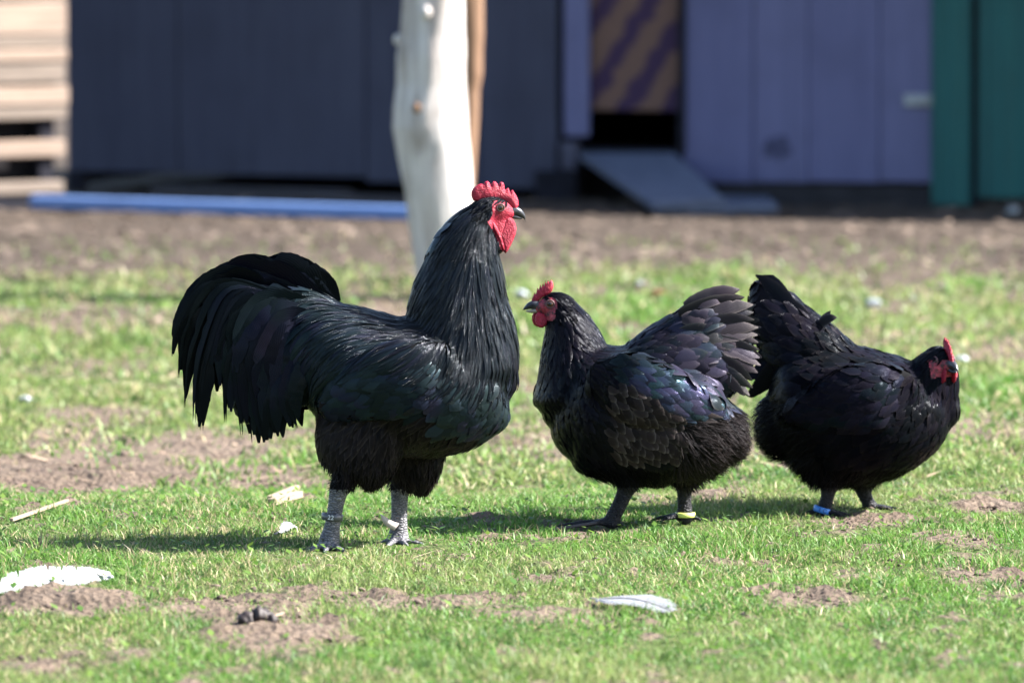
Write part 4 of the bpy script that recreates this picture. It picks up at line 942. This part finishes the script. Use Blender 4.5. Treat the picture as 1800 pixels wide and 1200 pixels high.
wb_.free([(1440,570,-30),(1456,560,-40),(1471,558,-46)], 20, FL, -.5, 6, .1, .1, 1.2, name='loose_feather'); wb_.free([(1440,568,-28),(1452,556,-34),(1460,546,-36)], 14, FL, -.6, 6, .1, .1, 1.2, name='loose_feather')
wb_.ring(1447, 896, -48, 16, 11, M_RB, R(16), 'blue plastic leg ring with dark print', '1 C', M_RBT)

# ------------------------------------------------------------------ litter on the ground, one thing each
M_WF = Mat('white_feather', .6, .3); M_WF.color((.25, .252, .27)); _b = M_WF.math('SINE', M_WF.math('ADD', M_WF.math('MULTIPLY', M_WF.attr('ft', 'Fac'), 90.0), M_WF.math('MULTIPLY', M_WF.math('ABSOLUTE', M_WF.attr('fu', 'Fac')), -25.0))); M_WF.bump(_b, .4, .001); M_WF = M_WF.m
def ground_feather(a, b, W, label, lift=.006, split=.1, tilt=.35, n=60, sweep=.75):
    A, Bp = on_ground(*a), on_ground(*b); base = (A+Bp)/2; root = empty('fallen_feather', base); tag(root, label, 'feather')
    d = (Bp-A); L_ = d.length; d.normalize(); s0 = Vector((0, 0, 1)).cross(d).normalized(); fs = Feathers(); prof = [.25, .75, 1, 1, .95, .85, .65, .25]
    sh = [A.lerp(Bp, i/n)+Vector((0, 0, lift+.010*math.sin(i/n*3.1)+W*.35*math.sin(tilt))) for i in range(n+1)]
    for sg in (-1, 1):
        up = (s0*sg*math.cos(tilt)+Vector((0, 0, 1))*math.sin(tilt)*sg).normalized(); skew = 0
        for i in range(n):
            t = i/n; x = t*7; j = min(int(x), 6); w = W*.5*(prof[j]+(prof[j+1]-prof[j])*(x-j))*random.uniform(.9, 1.05)
            if random.random() < split: skew = random.uniform(-.30, .30)
            if split > .2 and random.random() < .06: w *= .55
            dr = (up+d*(sweep+skew)).normalized(); p = sh[i]; nn = up.cross(d); nn = nn if nn.z > 0 else -nn
            rows = [p-base, p+dr*w*.6-base+nn*.002, p+dr*w*1.15-base]; bw = L_/n*random.uniform(1.0, 1.25)
            fs.add(rows, [bw, bw*1.1, bw*.45], [d]*3, [nn]*3, .25, .5, 0, 0)
    fs.build('vane', root, 'stuff', M_WF)
    bm = bmesh.new(); tube(bm, [(p-base+Vector((0, 0, .001))-(d*.02 if i == 0 else Vector()), s0*.0016*(1.3-i/n), Vector((0, 0, .0014))) for i, p in enumerate(sh)], 6); from_bm('shaft', bm, M_SPUR, root, True)
ground_feather((-40,1058), (195,1028), .050, 'long white feather with ragged edge lying behind the earth mound', .004, .22, .75, 70)
ground_feather((1050,1066), (1182,1088), .062, 'white and bluish feather lying in the grass at the front', .006, .08, .22, 50)
ground_feather((490,945), (520,936), .020, 'small white downy feather behind the rooster near foot', .004, .3, .6, 24)
def puff(u, v, r, label, name='fallen_down', mat=None, sq=.6, cat='feather', seed=1):
    p = on_ground(u, v); bm = bmesh.new(); bmesh.ops.create_icosphere(bm, subdivisions=3, radius=r)
    for q in bm.verts:
        k = 1+.45*noise.noise(q.co/r*1.3+Vector((seed, 2, 0)))+.2*noise.noise(q.co/r*4+Vector((seed, 0, 5))); q.co = Vector((q.co.x*k*1.15, q.co.y*k, q.co.z*k*sq))
    o = from_bm(name, bm, mat or M_WHITE, None, True); o.location = p+Vector((0, 0, r*sq*.6+.008)); return tag(o, label, cat)
G_ = 'white scraps lying on the grass'
for k, (u, v, r, lb) in enumerate(((44,712,.012,'small white tuft of down on the bare earth left of the rooster tail'),(1535,543,.016,'bright white scrap on the far grass above the walking hen'),(916,526,.015,'pale scrap on the grass just left of the middle hen comb'),(1690,642,.013,'cream scrap on the grass right beside the walking hen head'),(1124,506,.010,'faint white scrap on the far grass above the middle hen back'),(1655,318,.011,'pale stone at the foot of the green metal sheet'),(8,368,.017,'bluish white scrap at the left end of the blue rail'),(1780,378,.018,'pale stone on the earth at the far right before the green sheet'),(655,962,.004,'tiny white speck in the grass'))):
    if k not in (5, 8): o = puff(u, v, r, lb, 'white_scrap', None, .7, 'scrap', k)
dr = empty('dropping', on_ground(452, 1102)); tag(dr, 'dark lump of dropping lying in the front grass', 'dropping'); M_DROP = simple('dark_dropping', (.022, .014, .013), .6, .4, .5, 90, .5, .003)
for k, (dx, dz, r) in enumerate(((-.015, .011, .014), (.003, .018, .013), (.020, .010, .011), (-.002, .009, .017), (.010, .012, .014))):
    bm = bmesh.new(); bmesh.ops.create_icosphere(bm, subdivisions=3, radius=r)
    for q in bm.verts: q.co = q.co*(1+.35*noise.noise(q.co*120+Vector((k, 0, 0))))+Vector((dx, .004*k, dz))
    from_bm('lump', bm, M_DROP, dr, True)
puff(1155, 523, .020, 'curled reddish brown leaf on the far grass', 'dead_leaf', simple('brown_leaf', (.12, .045, .025), .8, .2, .4, 60, .4, .003), .35, 'leaf', 4)
M_STICK = wood('pale_stick', (.15, .11, .08), (.30, .23, .17))
for (a, b, w, lb) in (((475,886), (522,872), .012, 'upper of two pale wood pieces left of the rooster legs'), ((478,894), (526,886), .016, 'lower thicker of two pale wood pieces left of the rooster legs'), ((20,922), (118,894), .007, 'thin straight pale stick at the left edge'), ((438,1106), (498,1092), .004, 'thin dry twig on the front grass beside the dropping'), ((970,938), (1062,930), .005, 'thin dark twig before the middle hen foot')):
    bar('stick', on_ground(*a)+Vector((0, 0, .006)), on_ground(*b)+Vector((0, 0, .012)), w, w*.8, M_STICK if 'dark' not in lb else M_OLD, lb, 'stick')

def regroup(names, g):
    for o in S_.objects:
        if o.parent is None and o.name.split('.')[0] in names: o['group'] = g
regroup(('hen',), 'black hens standing on the grass'); regroup(('fallen_feather',), 'white feathers fallen on the ground'); regroup(('white_scrap',), 'pale scraps scattered on the grass'); regroup(('stick',), 'loose sticks lying on the ground'); regroup(('dead_tree',), 'bare trunks behind the rooster'); regroup(('old_board', 'step_board'), 'boards lying by the coop')
